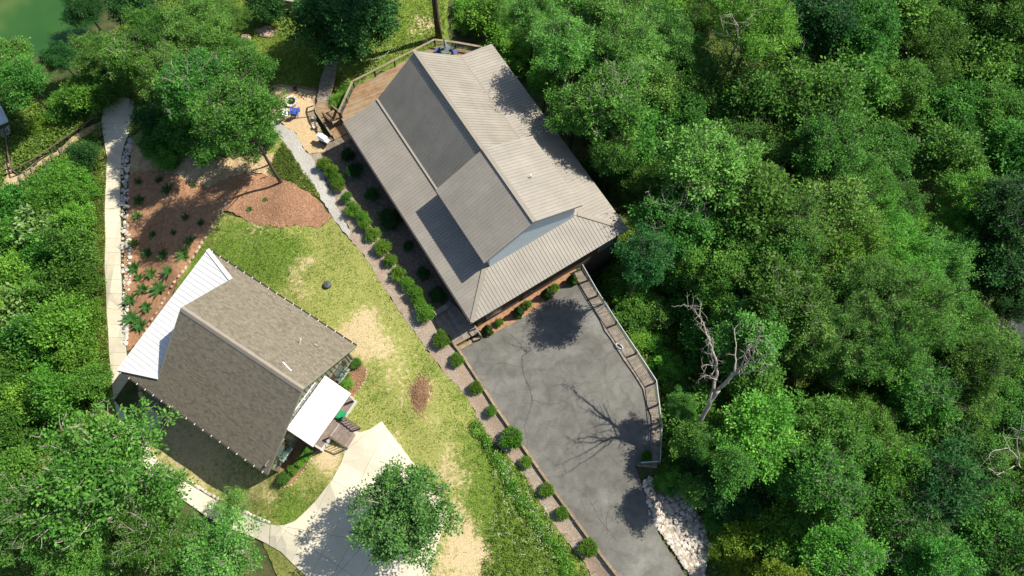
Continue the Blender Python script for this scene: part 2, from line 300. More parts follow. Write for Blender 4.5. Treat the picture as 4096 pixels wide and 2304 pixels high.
def lawnmat():
    m = bpy.data.materials.new('lawn'); m.use_nodes = True; nt = m.node_tree; N = nt.nodes; L = nt.links
    b = N['Principled BSDF']; b.inputs['Roughness'].default_value = .95; b.inputs['Specular IOR Level'].default_value = .1
    g = N.new('ShaderNodeNewGeometry').outputs['Position']
    def noise(sc, det, dist=0):
        n = N.new('ShaderNodeTexNoise'); n.inputs['Scale'].default_value = sc; n.inputs['Detail'].default_value = det; n.inputs['Roughness'].default_value = .68; n.inputs['Distortion'].default_value = dist; L.new(g, n.inputs['Vector']); return n.outputs['Fac']
    def mixc(f, a, c2):
        mx = N.new('ShaderNodeMix'); mx.data_type = 'RGBA'; L.new(f, mx.inputs[0]); L.new(a, mx.inputs[6]); L.new(c2, mx.inputs[7]); return mx.outputs[2]
    fine = noise(9, 8)
    dry = ramp(nt, [(.3,(.155,.19,.04)),(.5,(.26,.275,.072)),(.7,(.42,.39,.155))]); L.new(fine, dry.inputs['Fac'])
    lush = ramp(nt, [(.3,(.065,.125,.015)),(.5,(.115,.19,.026)),(.7,(.20,.26,.06))]); L.new(fine, lush.inputs['Fac'])
    bare = ramp(nt, [(.3,(.33,.25,.13)),(.5,(.50,.39,.22)),(.7,(.66,.55,.36))]); L.new(fine, bare.inputs['Fac'])
    def mask(attr, nz, lo, hi, k):
        at = N.new('ShaderNodeAttribute'); at.attribute_name = attr
        a = N.new('ShaderNodeMath'); a.operation = 'MULTIPLY_ADD'; a.inputs[1].default_value = k; L.new(nz, a.inputs[0]); L.new(at.outputs['Fac'], a.inputs[2])
        mr = N.new('ShaderNodeMapRange'); mr.inputs['From Min'].default_value = lo+.5*k; mr.inputs['From Max'].default_value = hi+.5*k; L.new(a.outputs[0], mr.inputs['Value']); return mr.outputs[0]
    c = mixc(mask('lush', noise(1.5, 9, .6), .2, .85, 2.4), dry.outputs['Color'], lush.outputs['Color'])
    c = mixc(mask('bare', noise(2.6, 10, .7), .50, 1.05, 4.0), c, bare.outputs['Color'])
    L.new(c, b.inputs['Base Color'])
    bp = N.new('ShaderNodeBump'); bp.inputs['Distance'].default_value = .07; L.new(noise(13, 6), bp.inputs['Height']); L.new(bp.outputs[0], b.inputs['Normal'])
    MATS['lawn'] = m
lawnmat()
def water():
    m = mat('water', [(.3,(.018,.070,.018)),(.55,(.034,.095,.022)),(.75,(.10,.14,.04))], .09, 3, rough=.12, spec=.28, bump=.004, bscale=3)
water()
def shinglemat():
    m = bpy.data.materials.new('shingle'); m.use_nodes = True; nt = m.node_tree; N = nt.nodes; L = nt.links
    b = N['Principled BSDF']; b.inputs['Roughness'].default_value = .92; b.inputs['Specular IOR Level'].default_value = .2
    at = N.new('ShaderNodeAttribute'); at.attribute_name = 'tint'
    r = ramp(nt, [(.0,(.138,.119,.086)),(.35,(.172,.149,.110)),(.65,(.196,.171,.127)),(1.,(.226,.197,.148))]); L.new(at.outputs['Fac'], r.inputs['Fac'])
    n = N.new('ShaderNodeTexNoise'); n.inputs['Scale'].default_value = 45; L.new(N.new('ShaderNodeTexCoord').outputs['Object'], n.inputs['Vector'])
    mx = N.new('ShaderNodeMix'); mx.data_type = 'RGBA'; mx.blend_type = 'MULTIPLY'; mx.inputs[0].default_value = .5
    L.new(r.outputs['Color'], mx.inputs[6]); r2 = ramp(nt, [(.3,(.6,.6,.6)),(.7,(1.2,1.2,1.2))]); L.new(n.outputs['Fac'], r2.inputs['Fac']); L.new(r2.outputs['Color'], mx.inputs[7]); L.new(mx.outputs[2], b.inputs['Base Color'])
    MATS['shingle'] = m
shinglemat()
M = MATS
# ------------------------------------------------------------------ the ground sheet
def structure(o): o['kind'] = 'structure'; return o
def ground_sheet():
    xs = np.concatenate([[-600,-300,-170,-115,-90,-76], np.arange(-66, 66.1, .75), [76,90,115,170,300,600]])
    ys = np.concatenate([[-500,-250,-120,-60,-30,-18], np.arange(-10, 74.1, .75), [84,100,125,180,320,650]])
    vs = [(x, y, Z(x, y)-.10) for y in ys for x in xs]; nx = len(xs)
    fs = [(j*nx+i, j*nx+i+1, (j+1)*nx+i+1, (j+1)*nx+i) for j in range(len(ys)-1) for i in range(nx-1)]
    me = bpy.data.meshes.new('ground'); me.from_pydata(vs, [], fs); me.materials.append(M['forest_floor'])
    me.polygons.foreach_set('use_smooth', [True]*len(fs))
    structure(link(bpy.data.objects.new('ground', me)))
ground_sheet()
def px_poly(pts, dz=0.0):
    return [Vector((*G(u, v, dz)[:2],)) for u, v in pts]
def jag_poly(poly, step, amp, seed):
    rnd = random.Random(seed); out = []; n = len(poly)
    for i in range(n):
        a, b = poly[i], poly[(i+1) % n]; k = max(1, int((b-a).length/step))
        nrm = Vector((-(b-a).y, (b-a).x)); nrm = nrm.normalized() if nrm.length > 0 else nrm
        for j in range(k):
            out.append(a.lerp(b, j/k)+nrm*rnd.uniform(-amp, amp)*(1 if (j or amp < .02) else .4))
    return out
def flat_bm(poly, grid, lines=()):
    """triangulated polygon cut along a grid and along extra lines, xy only"""
    bm = bmesh.new(); vs = [bm.verts.new((p.x, p.y, 0)) for p in poly]
    for t in tessellate_polygon([[Vector((p.x, p.y, 0)) for p in poly]]):
        try: bm.faces.new([vs[i] for i in t])
        except ValueError: pass
    x0, x1 = min(p.x for p in poly), max(p.x for p in poly); y0, y1 = min(p.y for p in poly), max(p.y for p in poly)
    cuts = [((x, 0, 0), (1, 0, 0)) for x in np.arange(math.floor(x0/grid)*grid+grid, x1, grid)]
    cuts += [((0, y, 0), (0, 1, 0)) for y in np.arange(math.floor(y0/grid)*grid+grid, y1, grid)]
    for a, b in lines:
        d = b-a; cuts.append(((a.x, a.y, 0), (-d.y, d.x, 0)))
    for co, no in cuts:
        bmesh.ops.bisect_plane(bm, geom=bm.verts[:]+bm.edges[:]+bm.faces[:], plane_co=co, plane_no=no, dist=1e-5)
    return bm
def drape(name, px, off, material, jag=.12, step=.3, grid=.75, seed=1, attrs=None, poly=None):
    poly = poly or px_poly(px)
    if jag: poly = jag_poly(poly, step, jag, seed)
    bm = flat_bm(poly, grid)
    for v in bm.verts: v.co.z = Z(v.co.x, v.co.y)+off
    bmesh.ops.recalc_face_normals(bm, faces=bm.faces)
    for f in bm.faces:
        if f.normal.z < 0: f.normal_flip()
        f.smooth = True
    me = bpy.data.meshes.new(name); bm.to_mesh(me); bm.free(); me.materials.append(M[material])
    if attrs:
        co = np.empty(len(me.vertices)*3); me.vertices.foreach_get('co', co); co = co.reshape(-1, 3)
        for an, fn in attrs.items():
            a = me.attributes.new(an, 'FLOAT', 'POINT'); a.data.foreach_set('value', fn(co[:, 0], co[:, 1]).astype(np.float32))
    return structure(link(bpy.data.objects.new(name, me)))
def slabs(name, px, cuts_px, off, thick, material, grid=2.0, gap=.009, smooth_edges=None):
    """concrete poured in slabs: the polygon is cut along joints, each slab an object under the structure"""
    poly = px_poly(px) if not isinstance(px[0], Vector) else px
    lines = [(Vector(G(*a)[:2]), Vector(G(*b)[:2])) for a, b in cuts_px]
    bm = flat_bm(poly, grid, lines)
    nrm = []
    for a, b in lines:
        d = (b-a).normalized(); nrm.append((a, Vector((-d.y, d.x))))
    groups = {}
    for f in bm.faces:
        c = f.calc_center_median().to_2d()
        groups.setdefault(tuple((c-a).dot(n) > 0 for a, n in nrm), []).append(f)
    root = structure(empty(name, (0, 0, 0)))
    for key, fl in groups.items():
        mb = MB(); idx = {}; vs = []; fs = []; edges = {}
        for f in fl:
            ids = []
            for v in f.verts:
                if v not in idx:
                    p = v.co.to_2d()
                    for (a, n), k in zip(nrm, key):
                        if abs((v.co.to_2d()-a).dot(n)) < 1e-3: p = p+n*(gap if k else -gap)
                    idx[v] = len(vs); vs.append(Vector((p.x, p.y, Z(p.x, p.y)+off)))
                ids.append(idx[v])
            if f.normal.z < 0: ids.reverse()
            fs.append(tuple(ids))
            for i in range(len(ids)):
                e = (ids[i], ids[(i+1) % len(ids)])
                if (e[1], e[0]) in edges: del edges[(e[1], e[0])]
                else: edges[e] = 1
        n = len(vs); bot = {}
        for (a, b) in list(edges):
            for q in (a, b):
                if q not in bot: bot[q] = len(vs); vs.append(vs[q]-Vector((0, 0, thick)))
            fs.append((b, a, bot[a], bot[b]))
        me = bpy.data.meshes.new('slab'); me.from_pydata(vs, [], fs); me.materials.append(M[material])
        link(bpy.data.objects.new('slab', me), root)
    bm.free(); return root
def gauss(spots):
    S = []
    for s_ in spots:
        u, v, r, a = s_[:4]; q = G(u, v); S.append((q.x, q.y, r/48.0, a))
    def fn(X, Y):
        t = np.zeros_like(X)
        for x, y, r, a in S: t = t+a*np.exp(-((X-x)**2+(Y-y)**2)/(r*r))
        return t
    return fn
# water of the lake
lk = MB(); wz = -9.3
lk.add([P(-700,-500,wz), P(-700,330,wz), P(560,330,wz), P(760,-500,wz)], [(0,1,2,3)])
structure(lk.build('lake', M['water']))
# lawns
LAWN = [(872,848),(1000,885),(1119,912),(1191,897),(1279,912),(1331,868),(1362,914),(1393,957),(1450,1014),(1548,1169),(1647,1314),(1784,1500),(1866,1581),(1912,1675),(1982,1780),(2081,1873),(2151,1995),(2238,2129),(2332,2245),(2400,2380),
        (1150,2400),(1010,2075),(962,2045),(837,1980),(724,1912),(640,1862),(595,1790),(562,1690),(556,1580),(556,1420),(590,1335),(660,1235),(760,1050),(830,930)]
bare = gauss([(1450,1290,75,.75),(1490,1370,70,.8),(1560,1400,60,.5),(1400,1330,50,.5),(1200,1060,45,.55),(1240,1040,35,.5),(1180,1130,45,.6),(1220,1180,40,.5),(1110,1170,30,.4),(1290,820,50,.5),(1690,1560,55,.8),(1330,1860,50,.9),(1300,1810,45,.8),(1350,1800,35,.7),(1270,1850,35,.4),
  (1730,1680,40,.55),(1790,1800,45,.6),(1770,1880,50,.7),(1840,1920,50,.65),(1760,1990,45,.5),(1820,2060,60,.7),(1850,2140,60,.75),(1830,2220,80,.75),(1900,2280,70,.7),(1740,2290,70,.7),(1930,2200,40,.6),(1600,1600,35,.5),(1560,1510,40,.5),(1430,1420,50,.7),(1370,1340,40,.6),(1470,1260,40,.6),(1090,1990,35,.5),(1210,1960,30,.4),(1600,1760,40,.35),(1000,900,40,.35),
  (700,1720,150,.75),(850,1850,130,.85),(960,1950,90,.6),(780,1780,120,.4),(1060,1930,50,.5),(1310,1390,60,.5),(1620,1470,60,.3),(1040,910,70,.4)])
lush = gauss([(990,960,120,.75),(1080,1030,130,.8),(950,1050,110,.7),(1160,1000,80,.4),(1060,1120,90,.4),(1350,1080,150,.2),(1600,1650,60,.35),(1850,1560,70,.5),(1900,1740,100,.5),(2000,1900,130,.9),(2100,2050,140,1.),(2180,2200,150,1.),(2050,2250,150,.9),(1950,1990,80,.6),(1200,2020,90,.55),(1130,2050,80,.5),(1480,1560,80,.3),(1680,1440,60,.3),(700,1300,160,.6),(800,1050,120,.6),(600,1700,90,.6),(1430,1080,60,-.2),(1720,1480,60,.3)])
base_l = lambda X, Y: lush(X, Y)+.12
drape('lawn', LAWN, .03, 'lawn', jag=.10, step=.35, grid=.6, attrs={'bare': lambda X, Y: bare(X, Y)+.10, 'lush': base_l})
one = lambda k: (lambda X, Y: np.full_like(X, k))
drape('lawn', [(385,640),(418,590),(428,640),(426,720),(421,870),(424,1131),(431,1280),(445,1480),(470,1680),(440,1780),(390,1700),(400,1500),(385,1300),(370,1100),(372,900),(385,760)], .03, 'lawn', seed=3, attrs={'bare': one(.05), 'lush': one(.55)})
lb = gauss([(1140,70,40,.4),(1110,330,60,.5),(1200,150,50,.3),(1500,190,60,.4),(1520,120,40,.4),(1690,80,60,.8),(1740,110,60,.6),(1640,120,50,.5),(1360,300,50,.5)])
drape('lawn', [(860,-60),(1420,-60),(1800,-60),(1790,190),(1560,270),(1430,340),(1370,480),(1330,460),(1310,420),(1290,380),(1262,358),(1105,342),(1075,440),(1000,420),(960,240),(900,150),(840,60)], .03, 'lawn', jag=.25, step=.5, seed=4, attrs={'bare': lb, 'lush': one(.85)})
# planting beds, gravel, paths of loose stuff
drape('mulch_bed', [(520,690),(640,675),(720,705),(840,745),(920,700),(1010,690),(1080,698),(1022,724),(966,802),(938,848),(872,852),(830,932),(760,1052),(660,1237),(590,1337),(512,1405),(505,1300),(500,1200),(498,1100),(505,900),(512,780)], .045, 'mulch', seed=5)
drape('dirt_bank', [(520,560),(560,520),(640,600),(680,588),(760,560),(830,600),(905,640),(1000,620),(1100,610),(1085,700),(1010,692),(920,704),(840,748),(720,710),(640,682),(520,694)], .05, 'dirt_bank', jag=.2, seed=6)
drape('pine_straw_mound', [(962,800),(1020,720),(1085,698),(1130,718),(1240,770),(1300,830),(1331,868),(1279,914),(1191,899),(1119,914),(1000,888),(935,850)], .055, 'straw_mulch', jag=.16, seed=7, grid=.5)
drape('grassy_bank', [(1072,696),(1060,640),(1080,560),(1130,540),(1160,600),(1207,678),(1259,745),(1290,805),(1240,768),(1130,716),(1085,696)], .04, 'lawn', seed=8, attrs={'bare': one(.3), 'lush': one(.5)})
drape('gravel_path', [(1085,480),(1120,490),(1187,536),(1205,578),(1236,618),(1290,690),(1330,780),(1360,850),(1400,920),(1395,955),(1362,914),(1331,868),(1290,805),(1259,745),(1207,678),(1160,600),(1130,560),(1095,520)], .052, 'grey_gravel', jag=.1, seed=9)
GB = [(1236,618),(1282,610),(1533,957),(1600,1061),(1735,1273),(1776,1322),(1838,1402),(1889,1480),(1988,1634),(2093,1785),(2215,1960),(2390,2199),(2471,2304),(2530,2390),(2410,2390),(2332,2245),(2238,2129),(2151,1995),(2081,1873),(1982,1780),(1912,1675),(1866,1581),(1784,1500),(1647,1314),(1548,1169),(1450,1014),(1395,955),(1400,920),(1360,850),(1330,780),(1290,690)]
drape('gravel_bed', GB, .048, 'gravel', jag=.09, seed=10)
drape('gravel_terrace', [(1098,343),(1270,362),(1262,470),(1300,560),(1300,606),(1282,610),(1236,618),(1205,578),(1187,536),(1120,490),(1085,480)], .058, 'pea_gravel', jag=.08, seed=11)
drape('planting_bed', [(1284,608),(1300,560),(1380,520),(1480,660),(1700,990),(1930,1300),(1905,1345),(1776,1330),(1735,1273),(1600,1061),(1533,957)], .04, 'bed_soil', jag=.05, seed=12)
drape('front_bed', [(1918,1352),(1966,1341),(2085,1276),(2150,1238),(2242,1158),(2306,1108),(2285,1060),(2230,1080),(2000,1220),(1890,1300)], .045, 'mulch', jag=.05, seed=13)
drape('flower_bed', [(1340,1585),(1365,1520),(1405,1450),(1445,1450),(1470,1480),(1458,1530),(1400,1606)], .05, 'straw_mulch', jag=.04, seed=14)
drape('flower_bed', [(1100,1915),(1130,1860),(1220,1740),(1265,1765),(1290,1790),(1215,1885),(1165,1935),(1130,1938)], .05, 'mulch', jag=.04, seed=15)
drape('road', [(3900,1150),(4200,1150),(4250,1560),(4040,1500),(3830,1520),(3850,1400)], .06, 'road', jag=.1, seed=16)
drape('road_shoulder', [(3780,1500),(3850,1400),(3830,1520),(4040,1500),(4040,1550),(3830,1600)], .065, 'sand_edge', jag=.15, seed=17)
for q, s_ in ((((2480,1075),(2540,1085),(2560,1120),(2500,1130)), 21), (((3330,1540),(3480,1500),(3520,1620),(3400,1680)), 22)):
    drape('bare_earth', list(q), .05, 'sand_edge', jag=.25, seed=s_)
# asphalt
drv = drape('driveway', ASPH, .055, 'asphalt', jag=.02, step=.5, grid=2.0, seed=18)
for v_ in drv.data.vertices: v_.co.z = 0.0
def crack(px, wd, seed):
    rnd = random.Random(seed); pts = [P(u, v, 0) for u, v in px]; L_, R_ = [], []; fine = []
    for a, b in zip(pts[:-1], pts[1:]):
        n = max(2, int((b-a).length/.12)); nr = Vector((-(b-a).y, (b-a).x, 0)).normalized()
        for k in range(n): fine.append((a.lerp(b, k/n)+nr*rnd.uniform(-.05, .05), nr))
    for i, (p, nr) in enumerate(fine):
        w_ = wd*rnd.uniform(.35, 1.2)*math.sin(math.pi*(i+.5)/len(fine))**.4; L_.append(p+nr*w_); R_.append(p-nr*w_)
    n = len(fine); vs = [(p.x, p.y, .004) for p in L_+R_]; fs = [(i, i+1, n+i+1, n+i) for i in range(n-1)]
    me = bpy.data.meshes.new('crack'); me.from_pydata(vs, [], fs); me.materials.append(M['crack']); o = link(bpy.data.objects.new('crack', me), drv)
for px, wd, sd_ in (([(2000,1340),(2020,1365),(2060,1385),(2095,1392),(2108,1412),(2090,1425),(2088,1450),(2095,1500),(2120,1560),(2130,1610),(2105,1680),(2098,1720)], .085, 1), ([(2090,1392),(2070,1360),(2030,1330)], .05, 2), ([(2200,1280),(2240,1340),(2300,1360),(2380,1350)], .03, 11), ([(1900,1440),(1960,1460),(2010,1450),(2080,1470)], .03, 12), ([(2130,1600),(2200,1620),(2280,1600)], .035, 13), ([(2500,1700),(2440,1640),(2420,1560)], .02, 14), ([(2300,1950),(2360,2000),(2400,2080),(2480,2180)], .03, 15), ([(2095,1700),(2110,1760),(2100,1850)], .02, 3), ([(2250,1570),(2290,1550),(2340,1560)], .02, 4), ([(2280,1770),(2330,1730),(2400,1720),(2440,1740)], .02, 5), ([(2430,2150),(2425,2080),(2440,2020),(2430,1970)], .022, 6), ([(2160,1500),(2200,1580),(2190,1640)], .016, 7), ([(2300,1240),(2270,1300),(2230,1330)], .016, 8), ([(2340,1380),(2400,1440),(2420,1500)], .015, 9)):
    crack(px, wd, sd_)
# concrete walk and drive
WL = [(535,404),(508,391),(475,393),(436,412),(414,440),(408,480),(408,510),(420,574),(429,624),(427,690),(422,800),(421,866),(424,1131),(431,1280),(444,1470),(456,1600),(480,1700),(530,1800),(600,1890),(681,1962),(830,2068),(930,2118),(1018,2149),(1078,2180)]
WR = [(540,420),(536,470),(522,524),(498,580),(487,629),(483,690),(482,800),(481,866),(486,1120),(494,1252),(506,1412),(518,1512),(527,1620),(548,1700),(592,1780),(650,1866),(724,1917),(837,1986),(962,2050),(1082,2100)]
cuts = [((380,v),(560,v+d)) for v, d in zip(range(440,1620,57), [4,-3,2,-4,3]*6)]
cuts = [c for c in cuts]
slabs('concrete_walk', WL[:16]+WR[:12][::-1], cuts, .10, .16, 'concrete', grid=1.4)
lo = [(470,1680),(490,1715),(520,1760),(565,1810),(620,1862),(700,1925)]
cl2 = [((455,1640),(560,1630)),((470,1705),(580,1680)),((500,1775),(610,1725)),((560,1850),(650,1790)),((620,1910),(700,1845)),((690,1975),(770,1890)),((760,2030),(830,1935)),((830,2080),(900,1985)),((905,2120),(965,2025)),((985,2150),(1040,2060))]
slabs('concrete_walk', [(457,1601)]+WL[16:]+WR[13:][::-1], cl2, .10, .16, 'concrete', grid=1.4)
slabs('concrete_walk', [(552,1702),(575,1680),(612,1618),(668,1648),(612,1738),(592,1776)], [((585,1655),(650,1690)),((560,1690),(630,1730))], .105, .16, 'concrete', grid=1.4)
DRV = [(1527,1686),(1656,1855),(1790,2041),(1760,2150),(1712,2304),(1690,2400),(1310,2400),(1230,2308),(1186,2268),(1124,2206),(1080,2182),(1084,2098),(1136,2102),(1180,2085),(1211,2057),(1267,2000),(1330,1919),(1367,1849),(1379,1806),(1367,1768),(1372,1740),(1398,1718),(1441,1730),(1480,1718)]
slabs('concrete_drive', DRV, [((1090,2098),(1660,2200)),((1330,1919),(1560,2060)),((1380,1806),(1530,1690)),((1560,2060),(1700,1900)),((1160,2100),(1080,2230)),((1240,2100),(1160,2260)),((1330,2140),(1230,2330)),((1420,2150),(1300,2360)),((1290,2220),(1560,2400)),((1540,2170),(1380,2400))], .10, .16, 'concrete', grid=2.0)
# ------------------------------------------------------------------ roof helpers
def plane_axes(poly):
    p0, p1 = Vector(poly[0]), Vector(poly[1]); S = (p1-p0).normalized()
    N = Vector((0,0,0))
    for i in range(len(poly)):
        a, b = Vector(poly[i]), Vector(poly[(i+1) % len(poly)]); N += a.cross(b)
    N.normalize()
    if N.z < 0: N = -N
    T = N.cross(S).normalized()
    q = [((Vector(p)-p0).dot(S), (Vector(p)-p0).dot(T)) for p in poly]
    if sum(t for s_, t in q) < 0: T = -T; q = [(s_, -t) for s_, t in q]
    return p0, S, T, N, q
def clip(poly, a, b):
    """keep a <= s <= b of a 2d polygon"""
    for lim, sg in ((a, 1), (b, -1)):
        out = []
        for i in range(len(poly)):
            p, q = poly[i], poly[(i+1) % len(poly)]; dp, dq = sg*(p[0]-lim), sg*(q[0]-lim)
            if dp >= 0: out.append(p)
            if (dp > 0 > dq) or (dp < 0 < dq):
                t = dp/(dp-dq); out.append((lim, p[1]+(q[1]-p[1])*t))
        poly = out
        if len(poly) < 3: return []
    return poly
def span(poly, s_):
    ts = []
    for i in range(len(poly)):
        p, q = poly[i], poly[(i+1) % len(poly)]
        if (p[0]-s_)*(q[0]-s_) < 0: ts.append(p[1]+(q[1]-p[1])*(s_-p[0])/(q[0]-p[0]))
    return (min(ts), max(ts)) if len(ts) >= 2 else None
def roof_panels(part, poly, mat_, width=.61, rib=.305, rw=.05, rh=.045, gap=.004):
    """sheet-metal roof face: each sheet its own object with a standing rib or two"""
    p0, S, T, N, q = plane_axes(poly)
    s0, s1 = min(a for a, b in q), max(a for a, b in q); k = int(math.ceil((s1-s0)/width))
    W3 = lambda s_, t, h=0: p0+S*s_+T*t+N*h
    for i in range(k):
        a, b = s0+i*width, min(s0+(i+1)*width, s1)
        if b-a < .03: continue
        c = clip(q, a, b-gap)
        if len(c) < 3: continue
        mb = MB(); mb.prism([W3(x, y, .012) for x, y in c], N*-.03)
        r = a+rw/2+.01
        while r < b-.06:
            sp = span(q, r)
            if sp and sp[1]-sp[0] > .15:
                hh = rh
                lo, hi = sp[0]+.01, sp[1]-.03
                A = [W3(r-rw/2, lo, .011), W3(r-rw*.3, lo, hh), W3(r+rw*.3, lo, hh), W3(r+rw/2, lo, .011)]
                mb.prism(A, T*(hi-lo))
            r += rib
        mb.build('roof_panel', mat_, part)
def cap(part, name, p, q, wd, h, mat_, up=(0,0,1)):
    mb = MB(); mb.beam(p, q, wd, h, up); return mb.build(name, mat_, part)
def shingles(part, poly, seed, exp=.14, tab=.27):
    """rows of asphalt shingle tabs, one mesh (thousands, each a few pixels)"""
    p0, S, T, N, q = plane_axes(poly); rnd = random.Random(seed)
    s0, s1 = min(a for a, b in q), max(a for a, b in q); t1 = max(b for a, b in q)
    qs = [(b, a) for a, b in q]
    vs = []; fs = []; tint = []
    row = 0; t = 0.0
    while t < t1-.02:
        te = min(t+exp, t1); sp = span(qs, t+exp*.5) if t+exp*.5 < t1 else None
        if sp:
            x = sp[0]-rnd.uniform(0, tab)
            while x < sp[1]:
                a, b = max(x, sp[0]), min(x+tab-.012, sp[1])
                if b-a > .02:
                    lift = .02+rnd.uniform(0, .006); n = len(vs)
                    W = lambda s_, tt, h: p0+S*s_+T*tt+N*h
                    vs += [W(a, t, lift), W(b, t, lift), W(b, te+.01, .004), W(a, te+.01, .004), W(a, t, 0), W(b, t, 0)]
                    fs += [(n, n+1, n+2, n+3), (n+4, n+5, n+1, n), (n+4, n, n+3), (n+5, n+2, n+1)]
                    v = rnd.choice([.15,.35,.5,.6,.75,.9])+rnd.uniform(-.1, .1); tint += [v, v, v, v]
                x += tab*rnd.choice([.75, 1, 1, 1.2]) if False else tab
        t += exp; row += 1
    me = bpy.data.meshes.new('shingles'); me.from_pydata([tuple(v) for v in vs], [], fs); me.materials.append(M['shingle'])
    a = me.attributes.new('tint', 'FLOAT', 'FACE'); a.data.foreach_set('value', tint)
    o = link(bpy.data.objects.new('shingles', me), part); o['kind'] = 'stuff'; return o
# ------------------------------------------------------------------ the large house under the taupe metal roof
HA = R(-57.699); HO = Vector((-14.9667, 36.8353, 0))
def HW(x, y, z=0):     # house coordinates -> world
    return Vector((HO.x+x*math.cos(HA)-y*math.sin(HA), HO.y+x*math.sin(HA)+y*math.cos(HA), z))
LH, WH = 21.9, 15.5; ZE, ZS, ZR, ZF, ZFE = 3.0, 4.1, 8.2, 8.35, 5.95; YS = 3.7; YC = 7.77
def big_house():
    h = thing('metal_roof_house', 'large house with taupe ribbed metal roof and raised front gable beside asphalt drive', 'house', (HO.x, HO.y, 0), HA)
    wall = MB(); wall.box((11.07, 7.75, -2.9), (20.94, 14.2, 11.6)).build('wall', M['siding_brown'], h)
    main = MB(); y0, y1 = YS+.02, 2*YC-YS-.02
    main.prism([(.7, y0, 2.8), (.7, y1, 2.8), (.7, y1, ZS-.08), (.7, YC, ZR-.12), (.7, y0, ZS-.08)], (11.2, 0, 0)).build('upper_wall', M['siding_blue'], h)
    fg = MB(); fa, fb = 3.65, 2*YC-3.65; zt = ZFE-.1+(.55)*(ZF-ZFE)/4.7
    fg.prism([(11.9, fa, 2.8), (11.9, fb, 2.8), (11.9, fb, zt), (11.9, YC, ZF-.12), (11.9, fa, zt)], (6.92, 0, 0)).build('gable_wall', M['siding_blue'], h)
    roof = MB(); roof.beam((.3, YC, ZR-.02), (11.6, YC, ZR-.02), .30, .10); roof = roof.build('roof', M['trim_tan'], h)
    mr = M['metal_roof']
    xf = 18.75; yf = LH-xf; zf = ZE+yf*(ZS-ZE)/YS; yr = WH-YS
    roof_panels(roof, [(0,0,ZE),(LH,0,ZE),(xf,yf,zf),(xf,YS,ZS),(0.2,YS,ZS)], mr)                           # west shed
    roof_panels(roof, [(LH,WH,ZE),(0,WH,ZE),(0.2,yr,ZS),(xf,yr,ZS),(xf,WH-yf,zf)], mr)                          # east shed
    roof_panels(roof, [(LH,0,ZE),(LH,WH,ZE),(xf,WH-yf,zf),(xf,yf,zf)], mr)                           # front hip face
    roof_panels(roof, [(0.2,YS-.12,ZS+.02),(11.75,YS-.12,ZS+.02),(11.75,YC,ZR),(.45,YC,ZR)], mr)  # steep west face
    roof_panels(roof, [(11.75,2*YC-YS+.12,ZS+.02),(0.2,2*YC-YS+.12,ZS+.02),(.45,YC,ZR),(11.75,YC,ZR)], mr)
    fx0, fx1 = 11.42, 19.0; fy0, fy1 = YC-4.7, YC+4.7
    roof_panels(roof, [(fx0,fy0,ZFE),(fx1,fy0,ZFE),(fx1,YC,ZF),(fx0,YC,ZF)], mr)
    roof_panels(roof, [(fx1,fy1,ZFE),(fx0,fy1,ZFE),(fx0,YC,ZF),(fx1,YC,ZF)], mr)
    cap(roof, 'ridge_cap', (fx0,YC,ZF+.045), (fx1,YC,ZF+.045), .34, .05, M['trim_tan'])
    cap(roof, 'hip_cap', (LH-.05,.05,ZE+.05), (xf,yf,zf+.06), .34, .04, M['trim_tan'])
    cap(roof, 'hip_cap', (LH-.05,WH-.05,ZE+.05), (xf,WH-yf,zf+.06), .34, .04, M['trim_tan'])
    cap(roof, 'flashing', (.2,YS-.16,ZS+.04), (11.5,YS-.16,ZS+.04), .22, .05, M['trim_tan'])
    cap(roof, 'flashing', (.2,2*YC-YS+.16,ZS+.04), (11.5,2*YC-YS+.16,ZS+.04), .16, .05, M['trim_tan'])
    for (a, b) in (((0,.02,ZE-.09),(LH,.02,ZE-.09)), ((0,WH-.02,ZE-.09),(LH,WH-.02,ZE-.09)), ((LH-.02,0,ZE-.09),(LH-.02,WH,ZE-.09))):
        cap(roof, 'fascia', a, b, .05, .17, M['gutter_dark'])
    cap(roof, 'gutter', (0,-.07,ZE-.07), (LH,-.07,ZE-.07), .12, .12, M['gutter_dark'])
    for a, b in (((.1,0,ZE-.08),(.25,YS,ZS-.09)), ((.1,WH,ZE-.08),(.25,yr,ZS-.09)), ((.25,YS,ZS-.1),(.47,YC,ZR-.12)), ((.25,yr,ZS-.1),(.47,YC,ZR-.12)),
                 ((fx1-.03,fy0,ZFE-.1),(fx1-.03,YC,ZF-.1)), ((fx1-.03,fy1,ZFE-.1),(fx1-.03,YC,ZF-.1)), ((fx0,fy0+.02,ZFE-.08),(fx1,fy0+.02,ZFE-.08)), ((fx0,fy1-.02,ZFE-.08),(fx1,fy1-.02,ZFE-.08))):
        cap(roof, 'rake_trim', a, b, .05, .15, M['trim_tan'])
    v = MB(); v.tube([(15.2, 9.9, 7.1), (15.2, 9.9, 7.75)], .06, 10); v.build('vent_pipe', M['trim_white'], roof)
    # wooden siding boards on the tall front wall, lapped
    z = -8.6; i = 0
    while z < 2.7:
        mb = MB(); mb.box((21.58, 7.75, z+.11), (.06, 14.26, .205), Vector((math.cos(.06), 0, -math.sin(.06))), Vector((0,1,0))); mb.build('siding_board', M['siding_brown'], h); z += .22
    for y in (2.2, 13.6):
        mb = MB(); mb.box((21.640, y, 1.35), (.06, 1.5, 1.3)); fr = mb.build('window', M['trim_tan'], h)
        mb = MB(); mb.box((21.680, y, 1.35), (.02, 1.32, 1.12)); mb.build('pane', M['glass_dark'], fr)
    mb = MB(); mb.box((21.640, 5.6, 1.25), (.06, 1.0, 2.1)); dr = mb.build('door', M['shutter'], h)
